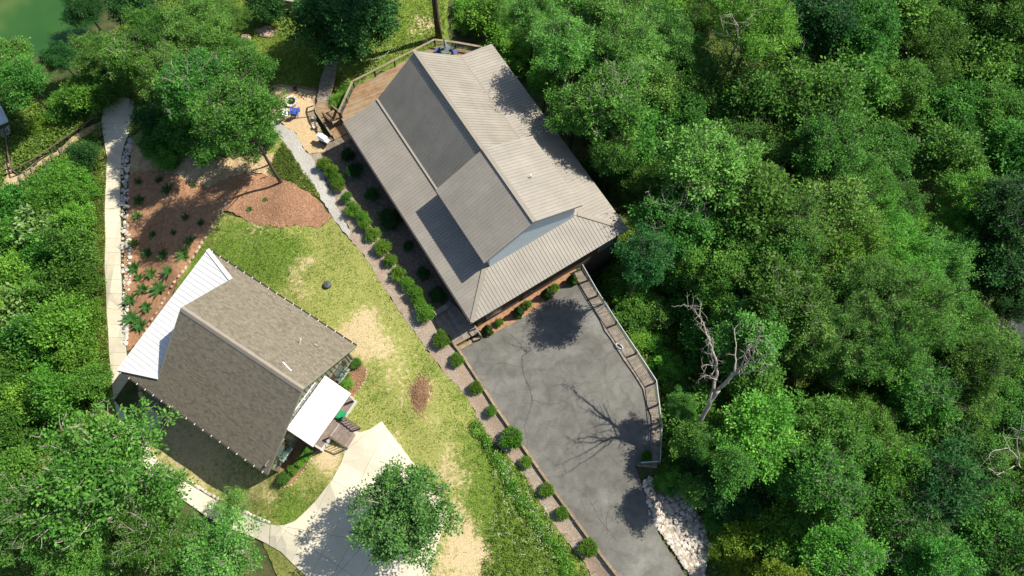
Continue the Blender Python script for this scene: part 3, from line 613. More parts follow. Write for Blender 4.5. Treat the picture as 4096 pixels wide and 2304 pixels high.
    mb = MB(); mb.box((21.685, 5.95, 1.2), (.03, .05, .14)); mb.build('handle', M['steel'], dr)
    for i in range(4):     # west side windows in the shade
        mb = MB(); mb.box((3.5+i*4.6, .62, 1.3), (1.3, .05, 1.2)); fr = mb.build('window', M['trim_tan'], h)
        mb = MB(); mb.box((3.5+i*4.6, .585, 1.3), (1.14, .02, 1.04)); mb.build('pane', M['glass_dark'], fr)
big_house()
# ------------------------------------------------------------------ the smaller shingled house with white metal porches
SA = R(-32.7)
def SW(al, pe, z=0):
    return Vector((al*math.cos(SA)-pe*math.sin(SA), al*math.sin(SA)+pe*math.cos(SA), z))
def small_house():
    a0, p0 = -27.0, 1.2; c = SW(a0, p0)
    h = thing('shingled_house', 'smaller house with brown shingle gable roof and white metal porch roofs on the lawn', 'house', (c.x, c.y, 0), SA)
    L = lambda al, pe, z: Vector((al-a0, pe-p0, z))
    rd, ea, wa = 1.77, 7.05, -4.8; n0, hp, s1 = -34.8, -31.0, -19.4; zr, ze, zw = 7.35, 3.0, 2.0
    # body
    xi, xo = -30.9, -19.78; yA, yB = -4.35, 6.3
    zt = lambda pe: zr-(pe-rd)*(zr-ze)/(ea-rd)-.12 if pe > rd else zr-(rd-pe)*(zr-zw)/(rd-wa)-.12
    MB().prism([L(xi,yA,-4.2), L(xi,yB,-4.2), L(xi,yB,zt(yB)), L(xi,rd,zr-.12), L(xi,yA,zt(yA))], (xo-xi, 0, 0)).build('wall', M['siding_green'], h)
    MB().box(L((n0+hp)/2+.3, 1.2, -1.7), (3.2, 10.2, .2)).build('porch_floor', M['grey_wood'], h)
    for pe in (-4.2, -.6, 3, 6.5):
        MB().box(L(n0+.5, pe, -1.0), (.2, .2, 6.4)).build('post', M['trim_white'], h)
    roof = MB(); roof.prism([L(hp,rd,zr-.06), L(hp,ea-.1,ze-.02), L(hp,ea-.3,ze-.1), L(hp,rd,zr-.16), L(hp,wa+.3,zw-.1), L(hp,wa+.1,zw-.02)], (s1-hp, 0, 0))
    roof = roof.build('roof', M['gutter_dark'], h)
    hN, hW = L(hp,5.96,3.90), L(hp,-3.5,3.06)
    east = [L(s1,ea,ze), L(n0,ea,ze), hN, L(hp,rd,zr), L(s1,rd,zr)]
    west = [L(n0,wa,zw), L(s1,wa,zw), L(s1,rd,zr), L(hp,rd,zr), hW]
    for poly in (east, west):      # decking under the shingles
        MB().prism([Vector(p)-Vector((0,0,.03)) for p in poly], (0,0,-.05)).build('roof_deck', M['gutter_dark'], roof)
    shingles(roof, east, 1); shingles(roof, west, 2)
    k = 40
    for i in range(k):
        x = hp+(s1-hp)*(i+.5)/k
        mb = MB()
        for sg, e_, z_ in ((1, ea, ze), (-1, wa, zw)):
            dirv = Vector((0, e_-rd, z_-zr)).normalized(); nn = Vector((0, -dirv.z, dirv.y)); nn = nn if nn.z > 0 else -nn
            mb.box(L(x,rd,zr)+dirv*.13+nn*.035, ((s1-hp)/k*1.04, .27, .025), Vector((1,0,0)), dirv, nn)
        mb.build('ridge_shingle', M['trim_tan'], roof)
    wm = M['white_metal']
    roof_panels(roof, [L(n0,wa+.02,zw), L(n0,ea-.02,ze), hN, hW], wm, width=.42, rib=.42, rw=.04, rh=.05, gap=.010)
    cap(roof, 'hip_cap', L(n0,ea,ze+.06), hN+Vector((0,0,.06)), .34, .04, wm)
    cap(roof, 'hip_cap', L(n0,wa,zw+.06), hW+Vector((0,0,.06)), .26, .04, wm)
    for a, b, mm in ((L(n0,wa,zw-.06),L(n0,ea,ze-.06),'trim_white'),):
        cap(roof, 'fascia', a, b, .05, .14, M[mm])
    for a, b in ((L(n0,ea+.07,ze-.04),L(s1,ea+.07,ze-.04)), (L(n0,wa-.07,zw-.04),L(s1,wa-.07,zw-.04))):
        cap(roof, 'gutter', a, b, .13, .11, M['gutter_dark'])
        for i in range(18):
            q = a.lerp(b, (i+.5)/18); MB().box(q+Vector((0,0,.062)), (.05,.16,.015)).build('gutter_strap', M['trim_white'], roof)
    for a, b in ((L(s1,ea,ze-.07),L(s1,rd,zr-.07)), (L(s1,wa,zw-.07),L(s1,rd,zr-.07)), (L(hp,rd,zr-.07),hN), (L(hp,rd,zr-.07),hW)):
        cap(roof, 'rake_trim', a, b, .05, .15, M['siding_green'])
    # white flashing and vents on the east face
    p0_, S, T, N, q = plane_axes(east); on = lambda al, pe, hh=0: L(al, pe, zr-(pe-rd)*(zr-ze)/(ea-rd))+N*hh
    MB().tube([on(-22.6,4.6), on(-22.6,4.6,.5)], .05, 8).build('vent_pipe', M['trim_white'], roof)
    m_ = MB()
    for i in range(5): m_.box(on(-22.05+i*.2, 2.62-.04*i, .04), (.18,.10,.03), Vector((1,0,0)), T, N)
    m_.build('patch', M['trim_white'], roof)
    MB().box(on(-21.6,5.2,.05), (.35,.2,.08), Vector((1,0,0)), T, N).build('roof_vent', M['trim_tan'], roof)
    # gable wall: vertical battens, window strip, shutters, window boxes
    pe = yA+.05
    while pe < yB:
        t = zt(pe)
        MB().box(L(xo+.025, pe, (t-1.2)/2), (.045, .05, t+1.2)).build('batten', M['batten_wood'], h); pe += .41
    for z_ in (.55, 2.75):
        MB().box(L(xo+.03, (yA+yB)/2, z_), (.06, yB-yA, .09)).build('rail_trim', M['siding_green'], h)
    for pe in (yA, yB):
        MB().box(L(xo+.03, pe, 0.3), (.10, .12, 4.6)).build('corner_board', M['siding_green'], h)
    fr = MB().box(L(xo+.05, 1.35, 4.72), (.07, 2.9, .5)).build('window', M['trim_white'], h)
    for i in range(4): MB().box(L(xo+.085, .28+i*.72, 4.72), (.02, .62, .38)).build('pane', M['glass_dark'], fr)
    for pc in (4.75, -2.85):
        fr = MB().box(L(xo+.05, pc, 1.9), (.08, 1.05, 1.0)).build('window', M['batten_wood'], h)
        for sgn in (-1, 1): MB().box(L(xo+.095, pc+sgn*.245, 1.9), (.02, .44, .86)).build('pane', M['glass_dark'], fr)
        for sgn in (-1, 1):
            s_ = MB()
            for k2 in range(3): s_.box(L(xo+.09, pc+sgn*(.62+k2*.12), 1.9), (.05, .10, 1.0))
            s_.build('shutter', M['shutter'], h)
        bx = MB().box(L(xo+.30, pc, .92), (.32, 1.3, .26)).build('window_box', M['trim_white'], h)
        rnd = random.Random(int(pc*7)); C = []
        for k2 in range(260): C.append(L(xo+.34+rnd.gauss(0,.13), pc+rnd.uniform(-.65,.65), 1.15+abs(rnd.gauss(0,.13))))
        WB.append((bx, C))
    # porch on the gable side
    q0, q1, ai, ao, zi, zo = -1.2, 3.68, -19.72, -17.42, 4.0, 3.15
    roof_panels(roof, [L(ao,q0,zo), L(ao,q1,zo), L(ai,q1,zi), L(ai,q0,zi)], wm, width=.305, rib=.305, rw=.035, rh=.05, gap=.010)
    MB().prism([L(ao,q0,zo-.03), L(ao,q1,zo-.03), L(ai,q1,zi-.03), L(ai,q0,zi-.03)], (0,0,-.04)).build('roof_deck', M['batten_wood'], roof)
    MB().prism([L(n0,wa+.05,zw-.03), L(n0,ea-.05,ze-.03), hN-Vector((0,0,.03)), hW-Vector((0,0,.03))], (0,0,-.04)).build('roof_deck', M['batten_wood'], roof)
    cap(roof, 'fascia', L(ao,q0,zo-.09), L(ao,q1,zo-.09), .05, .14, M['trim_tan'])
    for q_ in (q0, q1): cap(roof, 'rake_trim', L(ao,q_,zo-.05), L(ai,q_,zi-.05), .05, .13, M['trim_white'])
    MB().box(L(-18.55, 1.24, .12), (2.2, 4.8, .9)).build('porch_base', M['trim_white'], h)
    for i in range(15): MB().box(L(-19.58+i*.146, 1.24, .60), (.138, 4.82, .04)).build('porch_board', M['step_wood'], h)
    for q_ in (q0+.15, q1-.15): MB().box(L(ao-.12, q_, 1.85), (.15, .15, 2.5)).build('post', M['trim_white'], h)
    # wooden steps to the concrete
    for i in range(5):
        z_ = .50-i*.14
        MB().box(L(-17.3+i*.30, 1.05, z_), (.31, 1.75, .05)).build('step', M['step_wood'], h)
        MB().box(L(-17.17+i*.30, 1.05, z_-.1), (.03, 1.72, .16)).build('riser', M['step_wood'], h)
    for q_ in (.12, 1.98):
        r_ = MB(); r_.beam(L(-17.4,q_,1.5), L(-15.9,q_,.95), .13, .05); r_.build('hand_rail', M['post_wood'], h)
        for x_, z_ in ((-17.38,1.5), (-15.95,.95)): MB().box(L(x_, q_, z_/2-.15), (.1,.1,z_+.3)).build('rail_post', M['post_wood'], h)
        for k2 in range(5): MB().box(L(-17.1+k2*.24, q_, .55-k2*.09), (.04,.04,1.25)).build('baluster', M['post_wood'], h)
    # steps on the lower west side, in shade
    for i in range(6): MB().box(L(-32.7, -4.75-i*.28, -1.85-i*.28), (1.5,.30,.08)).build('step', M['grey_wood'], h)
    for x_ in (-33.5, -31.9):
        MB().beam(L(x_,-4.6,-.8), L(x_,-6.2,-2.4), .1, .05).build('hand_rail', M['post_wood'], h)
        for pe, z_ in ((-4.6,-1.3), (-6.2,-2.9)): MB().box(L(x_, pe, z_), (.1,.1,1.1)).build('rail_post', M['post_wood'], h)
    MB().box(L(xi-.04, 1.6, -.55), (.06,1.0,2.1)).build('door', M['shutter'], h)
WB = []
small_house()
# ------------------------------------------------------------------ stones
def rock_mesh(seed, mat_, name='stone'):
    bm = bmesh.new(); bmesh.ops.create_icosphere(bm, subdivisions=1, radius=.5); rnd = random.Random(seed)
    for v in bm.verts:
        v.co *= rnd.uniform(.75, 1.2); v.co.x = max(-.42, min(.42, v.co.x)); v.co.y = max(-.42, min(.42, v.co.y)); v.co.z = max(-.4, min(.38, v.co.z))
    me = bpy.data.meshes.new(name); bm.to_mesh(me); bm.free(); me.materials.append(mat_); return me
ROCK = {k: [rock_mesh(i+hash(k) % 7*0+n*31, M[k]) for i in range(6)] for n, k in enumerate(('stone_grey', 'stone_tan', 'stone_pink'))}
def stone(parent, p, size, kind, rnd, name='stone', rz=None):
    o = bpy.data.objects.new(name, rnd.choice(ROCK[kind])); o.scale = size
    o.location = p; o.rotation_euler = (rnd.uniform(-.25,.25), rnd.uniform(-.25,.25), rnd.uniform(0, 6.28) if rz is None else rz); return link(o, parent)
def along(pts, step):
    """points every step metres along a polyline of Vectors -> (p, dir)"""
    out = []; carry = 0.0
    for a, b in zip(pts[:-1], pts[1:]):
        L = (b-a).length; d = (b-a)/L; t = carry
        while t < L: out.append((a+d*t, d)); t += step() if callable(step) else step
        carry = t-L
    return out
def stone_row(name, label, px, kind, lo, hi, seed, hgt=.8, group=None):
    rnd = random.Random(seed); pts = [G(u, v) for u, v in px]
    r_ = thing(name, label, 'stone border', pts[0], 0, group); nxt = [0]
    def st(): nxt[0] = rnd.uniform(lo, hi); return nxt[0]
    for p, d in along(pts, st):
        s_ = nxt[0] or lo; z = Z(p.x, p.y)
        stone(r_, Vector((p.x, p.y, z+.06*hgt))-Vector(pts[0]), (s_*1.15*rnd.uniform(.7,1.15), s_*rnd.uniform(.55,.95), s_*hgt*rnd.uniform(.7,1.1)), kind, rnd, rz=math.atan2(d.y, d.x)+rnd.uniform(-.2,.2))
stone_row('stone_wall', 'curving row of tan boulders edging the brown mulch slope behind shingled house', [(913,802),(880,862),(840,922),(800,985),(765,1042),(730,1090),(690,1145),(660,1195),(625,1255),(590,1315),(570,1345)], 'stone_tan', .42, .68, 1)
stone_row('stone_border', 'line of pale stones between shaded lawn and the concrete walk', [(622,1846),(650,1858),(724,1906),(837,1975),(962,2040),(1030,2072),(1086,2092)], 'stone_grey', .28, .46, 2)
stone_row('stone_border', 'short row of squared boulders beside walk under shingled eave', [(562,1555),(566,1600),(570,1650),(568,1690)], 'stone_tan', .5, .8, 3)
stone_row('stone_border', 'small tan edging blocks round the right flower bed by the green bin', [(1466,1478),(1462,1520),(1430,1565),(1400,1606)], 'stone_tan', .2, .3, 4)
stone_row('stone_border', 'small tan edging blocks round the left flower bed below porch', [(1140,1948),(1170,1938),(1200,1900),(1235,1850),(1270,1800),(1292,1775)], 'stone_tan', .2, .3, 5)
stone_row('stone_border', 'pale stones ringing the sandy turn of the trail steps', [(12,745),(18,765),(35,775),(60,772),(85,758),(92,745)], 'stone_grey', .25, .4, 6)
def rock_strip():
    rnd = random.Random(9); o0 = G(505, 900)
    r_ = thing('rock_strip', 'narrow strip of grey riprap rock along the right edge of the concrete walk', 'rocks', o0)
    Lf = [(524,540),(492,620),(486,690),(485,860),(490,1110),(497,1250),(506,1380)]; Rt = [(536,560),(522,630),(516,690),(512,860),(524,1000),(522,1110),(512,1250),(509,1380)]
    def at(pl, t):
        k = t*(len(pl)-1); i = min(int(k), len(pl)-2); f = k-i; return (pl[i][0]*(1-f)+pl[i+1][0]*f, pl[i][1]*(1-f)+pl[i+1][1]*f)
    for i in range(290):
        t = rnd.random(); a, b = at(Lf, t), at(Rt, t); f = rnd.random(); u, v = a[0]*(1-f)+b[0]*f, a[1]*(1-f)+b[1]*f
        p = G(u, v); s_ = rnd.choice([.16,.2,.25,.32,.42])*rnd.uniform(.8,1.2); p.z += s_*.2
        stone(r_, p-o0, (s_*1.2, s_, s_*.75), 'stone_grey', rnd)
rock_strip()
def riprap():
    rnd = random.Random(10); poly_px = [(2572,1925),(2600,1905),(2680,1930),(2757,1983),(2800,2062),(2842,2187),(2812,2310),(2790,2380),(2757,2298),(2681,2187),(2629,2117),(2596,2059)]
    drape('riprap_bed', poly_px, .06, 'gravel', jag=.1, seed=33)
    poly = [(p.x, p.y) for p in px_poly(poly_px)]; o0 = G(2700, 2080)
    r_ = thing('riprap_bank', 'bank of broken grey and white rock beside the asphalt drive', 'rocks', o0)
    x0, x1 = min(p[0] for p in poly), max(p[0] for p in poly); y0, y1 = min(p[1] for p in poly), max(p[1] for p in poly); n = 0
    spots = []
    while len(spots) < 900:
        x, y = rnd.uniform(x0, x1), rnd.uniform(y0, y1)
        if inside(poly, np.array(x), np.array(y)): spots.append((x, y, rnd.choice([.16,.2,.24,.3,.36])*rnd.uniform(.8,1.2)))
    spots.sort(key=lambda q: -q[2]); mb = MB()
    for k, (x, y, s_) in enumerate(spots):
        p = Vector((x, y, Z(x, y)+.06+s_*.22))-o0
        if k < 300: stone(r_, p, (s_*1.25, s_, s_*.8), 'stone_grey', rnd)
        else:
            me = rnd.choice(ROCK['stone_grey']); rot = Matrix.Rotation(rnd.uniform(0, 6.28), 3, 'Z')
            mb.add([p+rot @ Vector((v.co.x*s_*1.2, v.co.y*s_, v.co.z*s_*.8)) for v in me.vertices], [tuple(f.vertices) for f in me.polygons])
    o = mb.build('small_stones', M['stone_grey'], r_); o['kind'] = 'stuff'
riprap()
def boulder(u, v, wd, dp, h, label, seed, kind='stone_pink'):
    p = G(u, v); bm = bmesh.new(); bmesh.ops.create_icosphere(bm, subdivisions=3, radius=.5); rnd = random.Random(seed)
    ks = [(Vector((rnd.gauss(0,1), rnd.gauss(0,1), rnd.gauss(0,1)))*2.6, rnd.uniform(0,6)) for _ in range(6)]
    for q in bm.verts:
        f = 1+sum(.06*math.sin(k.dot(q.co)*2+ph) for k, ph in ks); q.co = Vector((q.co.x*wd*f, q.co.y*dp*f, q.co.z*h*f))
    me = bpy.data.meshes.new('boulder'); bm.to_mesh(me); bm.free(); me.materials.append(M[kind])
    o = link(bpy.data.objects.new('boulder', me)); o.location = (p.x, p.y, p.z+h*.12); tag(o, label, 'boulder')
boulder(1065,130,2.2,1.3,.7,'broad flat brown boulder in the bright grass near top',1)
boulder(985,153,1.1,.95,.6,'smaller round boulder left of the broad flat one in grass',2)
boulder(1702,165,.65,.5,.4,'small pale rock just outside the deck corner railing',3,'stone_tan')
# ------------------------------------------------------------------ wooden decks, rails and walks
def boards(part, poly, ang, width, mat_, thick=.04, name='board', gap=.012):
    d = Vector((math.cos(ang), math.sin(ang), 0)); s_ = Vector((-d.y, d.x, 0)); p0 = Vector(poly[0])
    q = [((Vector(p)-p0).dot(s_), (Vector(p)-p0).dot(d)) for p in poly]
    a0, a1 = min(a for a, b in q), max(a for a, b in q); i = 0
    while a0+i*width < a1-.03:
        c = clip(q, a0+i*width, min(a0+(i+1)*width-gap, a1)); i += 1
        if len(c) >= 3: MB().prism([p0+s_*x+d*y for x, y in c], (0,0,-thick)).build(name, mat_, part)
def railing(root, pts, h, post_m, cap_m, cables=4, capw=.16, caph=.05, postw=.1, below=.3, cable_m='cable', posts=None):
    """pts: floor-level points (relative to root); posts at every point"""
    for p in (posts or pts): MB().box(Vector(p)+Vector((0,0,h/2-below/2)), (postw, postw, h+below)).build('rail_post', M[post_m], root)
    for a, b in zip(pts[:-1], pts[1:]):
        a, b = Vector(a), Vector(b); u = Vector((0,0,1))
        MB().beam(a+u*(h+caph/2), b+u*(h+caph/2), capw, caph).build('top_rail', M[cap_m], root)
        for k in range(cables):
            z = h*(k+.7)/(cables+.6); MB().tube([a+u*z, b+u*z], .011, 4).build('cable', M[cable_m], root)
def deck():
    zd = .4; px = [(1741,183),(1418,348),(1362,470),(1420,560),(1560,640),(1990,360),(1930,212),(1824,193)]
    pts = [P(u, v, zd) for u, v in px]; o0 = Vector((pts[1].x, pts[1].y, Z(pts[1].x, pts[1].y)))
    r_ = thing('wood_deck', 'large raised deck of reddish brown boards wrapped round the gable end of metal roof house', 'deck', o0)
    rel = [p-o0 for p in pts]
    boards(r_, rel, HA+math.pi/2-R(7), .142, M['deck_wood'])
    for i, j in ((0,1),(1,2),(7,0),(6,7)):
        MB().beam(rel[i]-Vector((0,0,.16)), rel[j]-Vector((0,0,.16)), .06, .22).build('rim_joist', M['post_wood'], r_)
    line = [rel[2], rel[2].lerp(rel[1], .5), rel[1], rel[1].lerp(rel[0], .26), rel[1].lerp(rel[0], .5), rel[1].lerp(rel[0], .76), rel[0], rel[7], rel[6]]
    railing(r_, line, .92, 'post_wood', 'rail_wood', capw=.20, postw=.14)
    for q in line:
        w_ = q+o0; z = Z(w_.x, w_.y); MB().box(Vector((q.x, q.y, (z-o0.z+zd-o0.z-.1)/2)), (.14,.14,max(.2, zd-.1-z))).build('support_post', M['post_wood'], r_)
deck()
def landing():
    zl = -.6; px = [(1268,405),(1312,413),(1332,465),(1364,491),(1386,533),(1336,560),(1274,470),(1263,426)]
    pts = [P(u, v, zl) for u, v in px]; o0 = Vector((pts[6].x, pts[6].y, Z(pts[6].x, pts[6].y)))
    r_ = thing('stair_landing', 'lower wooden landing with steps up to the large deck', 'deck', o0); rel = [p-o0 for p in pts]
    boards(r_, [rel[2], rel[3], rel[4], rel[5], rel[6]], HA, .142, M['deck_wood'])
    boards(r_, [rel[0], rel[1], rel[2], rel[6], rel[7]], R(-8), .142, M['deck_wood'], thick=.045)
    for i, j in ((5,6),(6,7),(4,5)): MB().beam(rel[i]-Vector((0,0,.15)), rel[j]-Vector((0,0,.15)), .05, .22).build('rim_joist', M['post_wood'], r_)
    railing(r_, [rel[5], rel[6].lerp(rel[5], .5), rel[6], rel[7], rel[0]], .9, 'post_wood', 'rail_wood', cables=0, capw=.15)
    for a, b in ((5,6),(6,7)):
        for k in range(1, 14):
            q = rel[a].lerp(rel[b], k/14); MB().box(q+Vector((0,0,.42)), (.035,.035,.86)).build('baluster', M['post_wood'], r_)
    # steps up to the deck
    a, b = P(1316, 455, -.6), P(1350, 484, .35); d = Vector((b.x-a.x, b.y-a.y, 0)).normalized(); sd_ = Vector((-d.y, d.x, 0))
    for k in range(6):
        c = a.lerp(b, (k+.5)/6)-o0; c.z = -.6+(k+1)*.155-o0.z; MB().box(c, (.27, 1.05, .05), d, sd_).build('step', M['deck_wood'], r_)
    for sg in (-1, 1):
        q0, q1 = a-o0+sd_*sg*.55, b-o0+sd_*sg*.55
        MB().beam(q0+Vector((0,0,.95)), q1+Vector((0,0,.95)), .14, .05).build('hand_rail', M['rail_wood'], r_)
        for q in (q0, q1): MB().box(q+Vector((0,0,.4)), (.1,.1,1.1)).build('rail_post', M['post_wood'], r_)
        for k in range(1, 6): MB().box(q0.lerp(q1, k/6)+Vector((0,0,.48)), (.035,.035,.9)).build('baluster', M['post_wood'], r_)
    # lower bench-like step beside the bed
    for k in range(3):
        p = [P(1338+k*2, 566+k*7, -.75-.1*k), P(1388+k*4, 540+k*8, -.75-.1*k)]
        MB().beam(p[0]-o0, p[1]-o0, .3, .05).build('step', M['grey_wood'], r_)
landing()
def strip_walk(name, label, cat, Lp, Rp, zs, mat_, wd=.145, skirt='post_wood'):
    A = [P(u, v, z) for (u, v), z in zip(Lp, zs)]; B = [P(u, v, z) for (u, v), z in zip(Rp, zs)]
    o0 = Vector((A[0].x, A[0].y, Z(A[0].x, A[0].y))); r_ = thing(name, label, cat, o0)
    for i in range(len(A)-1):
        n = max(1, round(((A[i]+B[i])/2-(A[i+1]+B[i+1])/2).length/wd))
        for k in range(n):
            f0, f1 = k/n, (k+.92)/n
            q = [A[i].lerp(A[i+1], f0)-o0, A[i].lerp(A[i+1], f1)-o0, B[i].lerp(B[i+1], f1)-o0, B[i].lerp(B[i+1], f0)-o0]
            MB().prism(q, (0,0,-.045)).build('board', mat_, r_)
        for S_, sg in ((A, 1), (B, -1)):
            off = (B[i]-A[i]).normalized()*.05*sg
            MB().beam(S_[i]-o0+off-Vector((0,0,.17)), S_[i+1]-o0+off-Vector((0,0,.17)), .06, .22).build('stringer', M[skirt], r_)
    return r_, o0, A, B
r_, o0, A, B = strip_walk('boardwalk', 'grey plank boardwalk with cable railing along the right side of asphalt drive', 'boardwalk', BWL, BWR, [.14]*12, M['grey_wood'])
bw = [P(u, v, .14)-o0 for u, v in [(2326,1076),(2352,1122),(2388,1184),(2462,1298),(2541,1416),(2617,1533),(2628,1621),(2639,1706),(2635,1780),(2632,1851)]]
railing(r_, bw, 1.08, 'post_wood', 'rail_metal', cables=6, capw=.055, caph=.045, postw=.13, below=.6)
e_ = P(2556, 1856, .14)-o0; railing(r_, [bw[-1], e_], 1.0, 'post_wood', 'rail_metal', cables=3, capw=.07, postw=.12)
for k in range(3): MB().beam(P(2550, 1848+k*7, .14)-o0, P(2628, 1853+k*7, .14)-o0, .14, .05).build('board', M['grey_wood'], r_)
MB().beam(P(2548, 1862, .1)-o0, P(2626, 1868, .1)-o0, .12, .35).build('timber', M['timber'], r_)
for q in bw[1:]:
    w_ = q+o0; z = min(Z(w_.x+.6, w_.y), -1.0); MB().box(Vector((q.x, q.y, (z+.1)/2-o0.z)), (.16,.16,abs(z))).build('support_post', M['post_wood'], r_)
strip_walk('boardwalk', 'weathered plank walkway in deep shade leading from landing into the trees', 'boardwalk', [(1268,404),(1272,360),(1284,310),(1302,262),(1316,228)], [(1314,412),(1328,362),(1340,315),(1346,275),(1352,236)], [-.6,-.8,-1.1,-1.4,-1.7], M['grey_wood'])
def porch():
    z = .3; px = [(1737,1268),(1795,1200),(1930,1330),(1812,1372)]; pts = [P(u, v, z) for u, v in px]; o0 = Vector((pts[0].x, pts[0].y, 0))
    r_ = thing('entry_porch', 'shaded wooden entry porch with steps down to the asphalt beside hedge end', 'porch', o0)
    boards(r_, [p-o0 for p in pts], HA, .142, M['grey_wood'])
    for k, zz in enumerate((.24, .13)):
        a, b = P(1814+k*18, 1376+k*20, zz)-o0, P(1918+k*10, 1320+k*24, zz)-o0
        MB().beam(a, b, .34, .06).build('step', M['timber'], r_)
        MB().beam(a-Vector((0,0,.08)), b-Vector((0,0,.08)), .3, .1).build('riser', M['post_wood'], r_)
    MB().beam(P(1738,1254,.7)-o0, P(1792,1222,.7)-o0, .42, .10).build('bench_top', M['grey_wood'], r_)
    MB().beam(P(1738,1254,.45)-o0, P(1792,1222,.45)-o0, .34, .4).build('bench_base', M['post_wood'], r_)
    MB().beam(P(1900,1305,1.2)-o0, P(1924,1342,1.1)-o0, .1, .06).build('hand_rail', M['rail_wood'], r_)
    for u, v in ((1902,1310),(1924,1348)): MB().box(P(u, v, .7)-o0, (.11,.11,1.0)).build('rail_post', M['post_wood'], r_)
porch()
def timbers(name, label, px, wd, h, z0, seg=2.4, mat_='timber', rows=1):
    pts = [G(u, v) for u, v in px]; o0 = pts[0].copy(); r_ = thing(name, label, 'timber edging', o0); rnd = random.Random(3)
    for a, b in zip(pts[:-1], pts[1:]):
        n = max(1, round((b-a).length/seg))
        for k in range(n):
            p, q = a.lerp(b, k/n), a.lerp(b, (k+.985)/n)
            for v_ in (p, q): v_.z = Z(v_.x, v_.y)+z0
            for w_ in range(rows):
                zo = h*w_; MB().beam(p-o0+Vector((0,0,zo)), q-o0+Vector((0,0,zo+rnd.uniform(-.008,.008))), wd, h).build('timber', M[mat_], r_)
timbers('timber_edging', 'long landscape timber edging between shrub bed and asphalt drive', [(1742,1284),(1838,1406),(1889,1484),(1988,1637),(2093,1788),(2215,1963),(2390,2202),(2471,2307),(2520,2375)], .20, .14, .10, rows=2)
timbers('timber_edging', 'thin timber edging behind the clipped hedge row', [(1287,612),(1400,766),(1533,958),(1600,1062),(1733,1270)], .12, .10, .06)
timbers('timber_edging', 'shaded timber border behind the fire pit terrace', [(1096,384),(1106,345),(1190,350),(1268,362)], .16, .16, .10)
timbers('timber_edging', 'low timber edge below the two lounge chairs', [(1136,486),(1190,474),(1245,468)], .10, .08, .07)
# trail steps on the left
def trail():
    drape('trail', [(409,486),(398,505),(350,540),(280,590),(230,625),(170,665),(120,700),(85,735),(95,755),(80,770),(45,775),(15,755),(14,735),(28,705),(22,650),(48,640),(58,690),(75,700),(120,668),(200,615),(280,560),(340,515),(385,495)], .06, 'pea_gravel', jag=.06, seed=41)
    st = [((394,497),(408,545)),((388,506),(392,548)),((318,548),(330,562)),((284,570),(293,583)),((242,596),(254,628)),((251,600),(262,624)),((207,620),(220,648)),((178,640),(184,662)),((130,668),(142,706)),((104,686),(117,724)),((80,706),(94,744)),((22,648),(50,642)),((24,678),(54,672)),((26,696),(56,690))]
    o0 = G(398, 500); r_ = thing('trail_steps', 'timber steps of the sandy trail climbing to the concrete walk', 'steps', o0)
    for (a, b) in st:
        p, q = G(*a), G(*b); p.z += .14; q.z += .14; MB().beam(p-o0, q-o0, .2, .2).build('timber', M['step_wood'], r_)
    for pts, lab in (([(398,488),(228,606),(148,658),(70,702)], 'long wooden handrail beside the sandy trail steps'), ([(70,702),(56,640),(46,575),(36,520)], 'wooden handrail descending toward the pale boat roof at left edge')):
        gs = [G(u, v) for u, v in pts]; g0 = gs[0].copy(); rr = thing('handrail', lab, 'handrail', g0); rel = [g-g0 for g in gs]
        railing(rr, rel, .95, 'post_wood', 'post_wood', cables=1, capw=.14, postw=.1)
trail()
def boat_roof():
    # pale metal roof of a small lakeside shelter at the left edge
    z = -5.6; p = [P(-90,420,z), P(0,416,z), P(34,486,z-.1), P(-60,524,z-.1)]; o0 = Vector((p[2].x, p[2].y, Z(p[2].x, p[2].y)))
    r_ = thing('lakeside_shelter', 'pale grey metal roofed shelter at the left edge by the lake trail', 'shelter', o0)
    rel = [q-o0 for q in p]; rp = MB().prism([q-Vector((0,0,.05)) for q in rel], (0,0,-.05)).build('roof', M['boat_roof'], r_)
    roof_panels(rp, [rel[3], rel[2], rel[1], rel[0]], M['boat_roof'], width=.5, rib=.5)
    for q in rel: MB().box(Vector((q.x*.94, q.y*.94, (q.z-.8)/2)), (.12,.12,abs(q.z)+.8)).build('post', M['post_wood'], r_)
    q = [P(0,520,-7.2), P(36,497,-7.2), P(44,535,-7.3), P(4,560,-7.3)]; boards(r_, [v-o0 for v in q], R(20), .2, M['boat_roof'], name='platform_board')
boat_roof()
def shed():
    z = -2.2; p = [P(1030,-130,z+.3), P(1190,-120,z+.3), P(1208,14,z), P(1112,-4,z)]; o0 = Vector((p[2].x, p[2].y, Z(p[2].x, p[2].y)))
    r_ = thing('shed', 'small shed with tan metal roof cut by the top edge of picture', 'shed', o0); rel = [q-o0 for q in p]
    rp = MB().prism([q-Vector((0,0,.05)) for q in rel], (0,0,-.05)).build('roof', M['shed_metal'], r_)
    roof_panels(rp, [rel[3], rel[2], rel[1], rel[0]], M['shed_metal'], width=.3, rib=.3)
    c = sum(rel, Vector())/4; top = [c+(q-c)*.9 for q in rel]; MB().prism([Vector((q.x, q.y, q.z-.12)) for q in top], (0,0,-4)).build('wall', M['shed_metal'], r_)
shed()
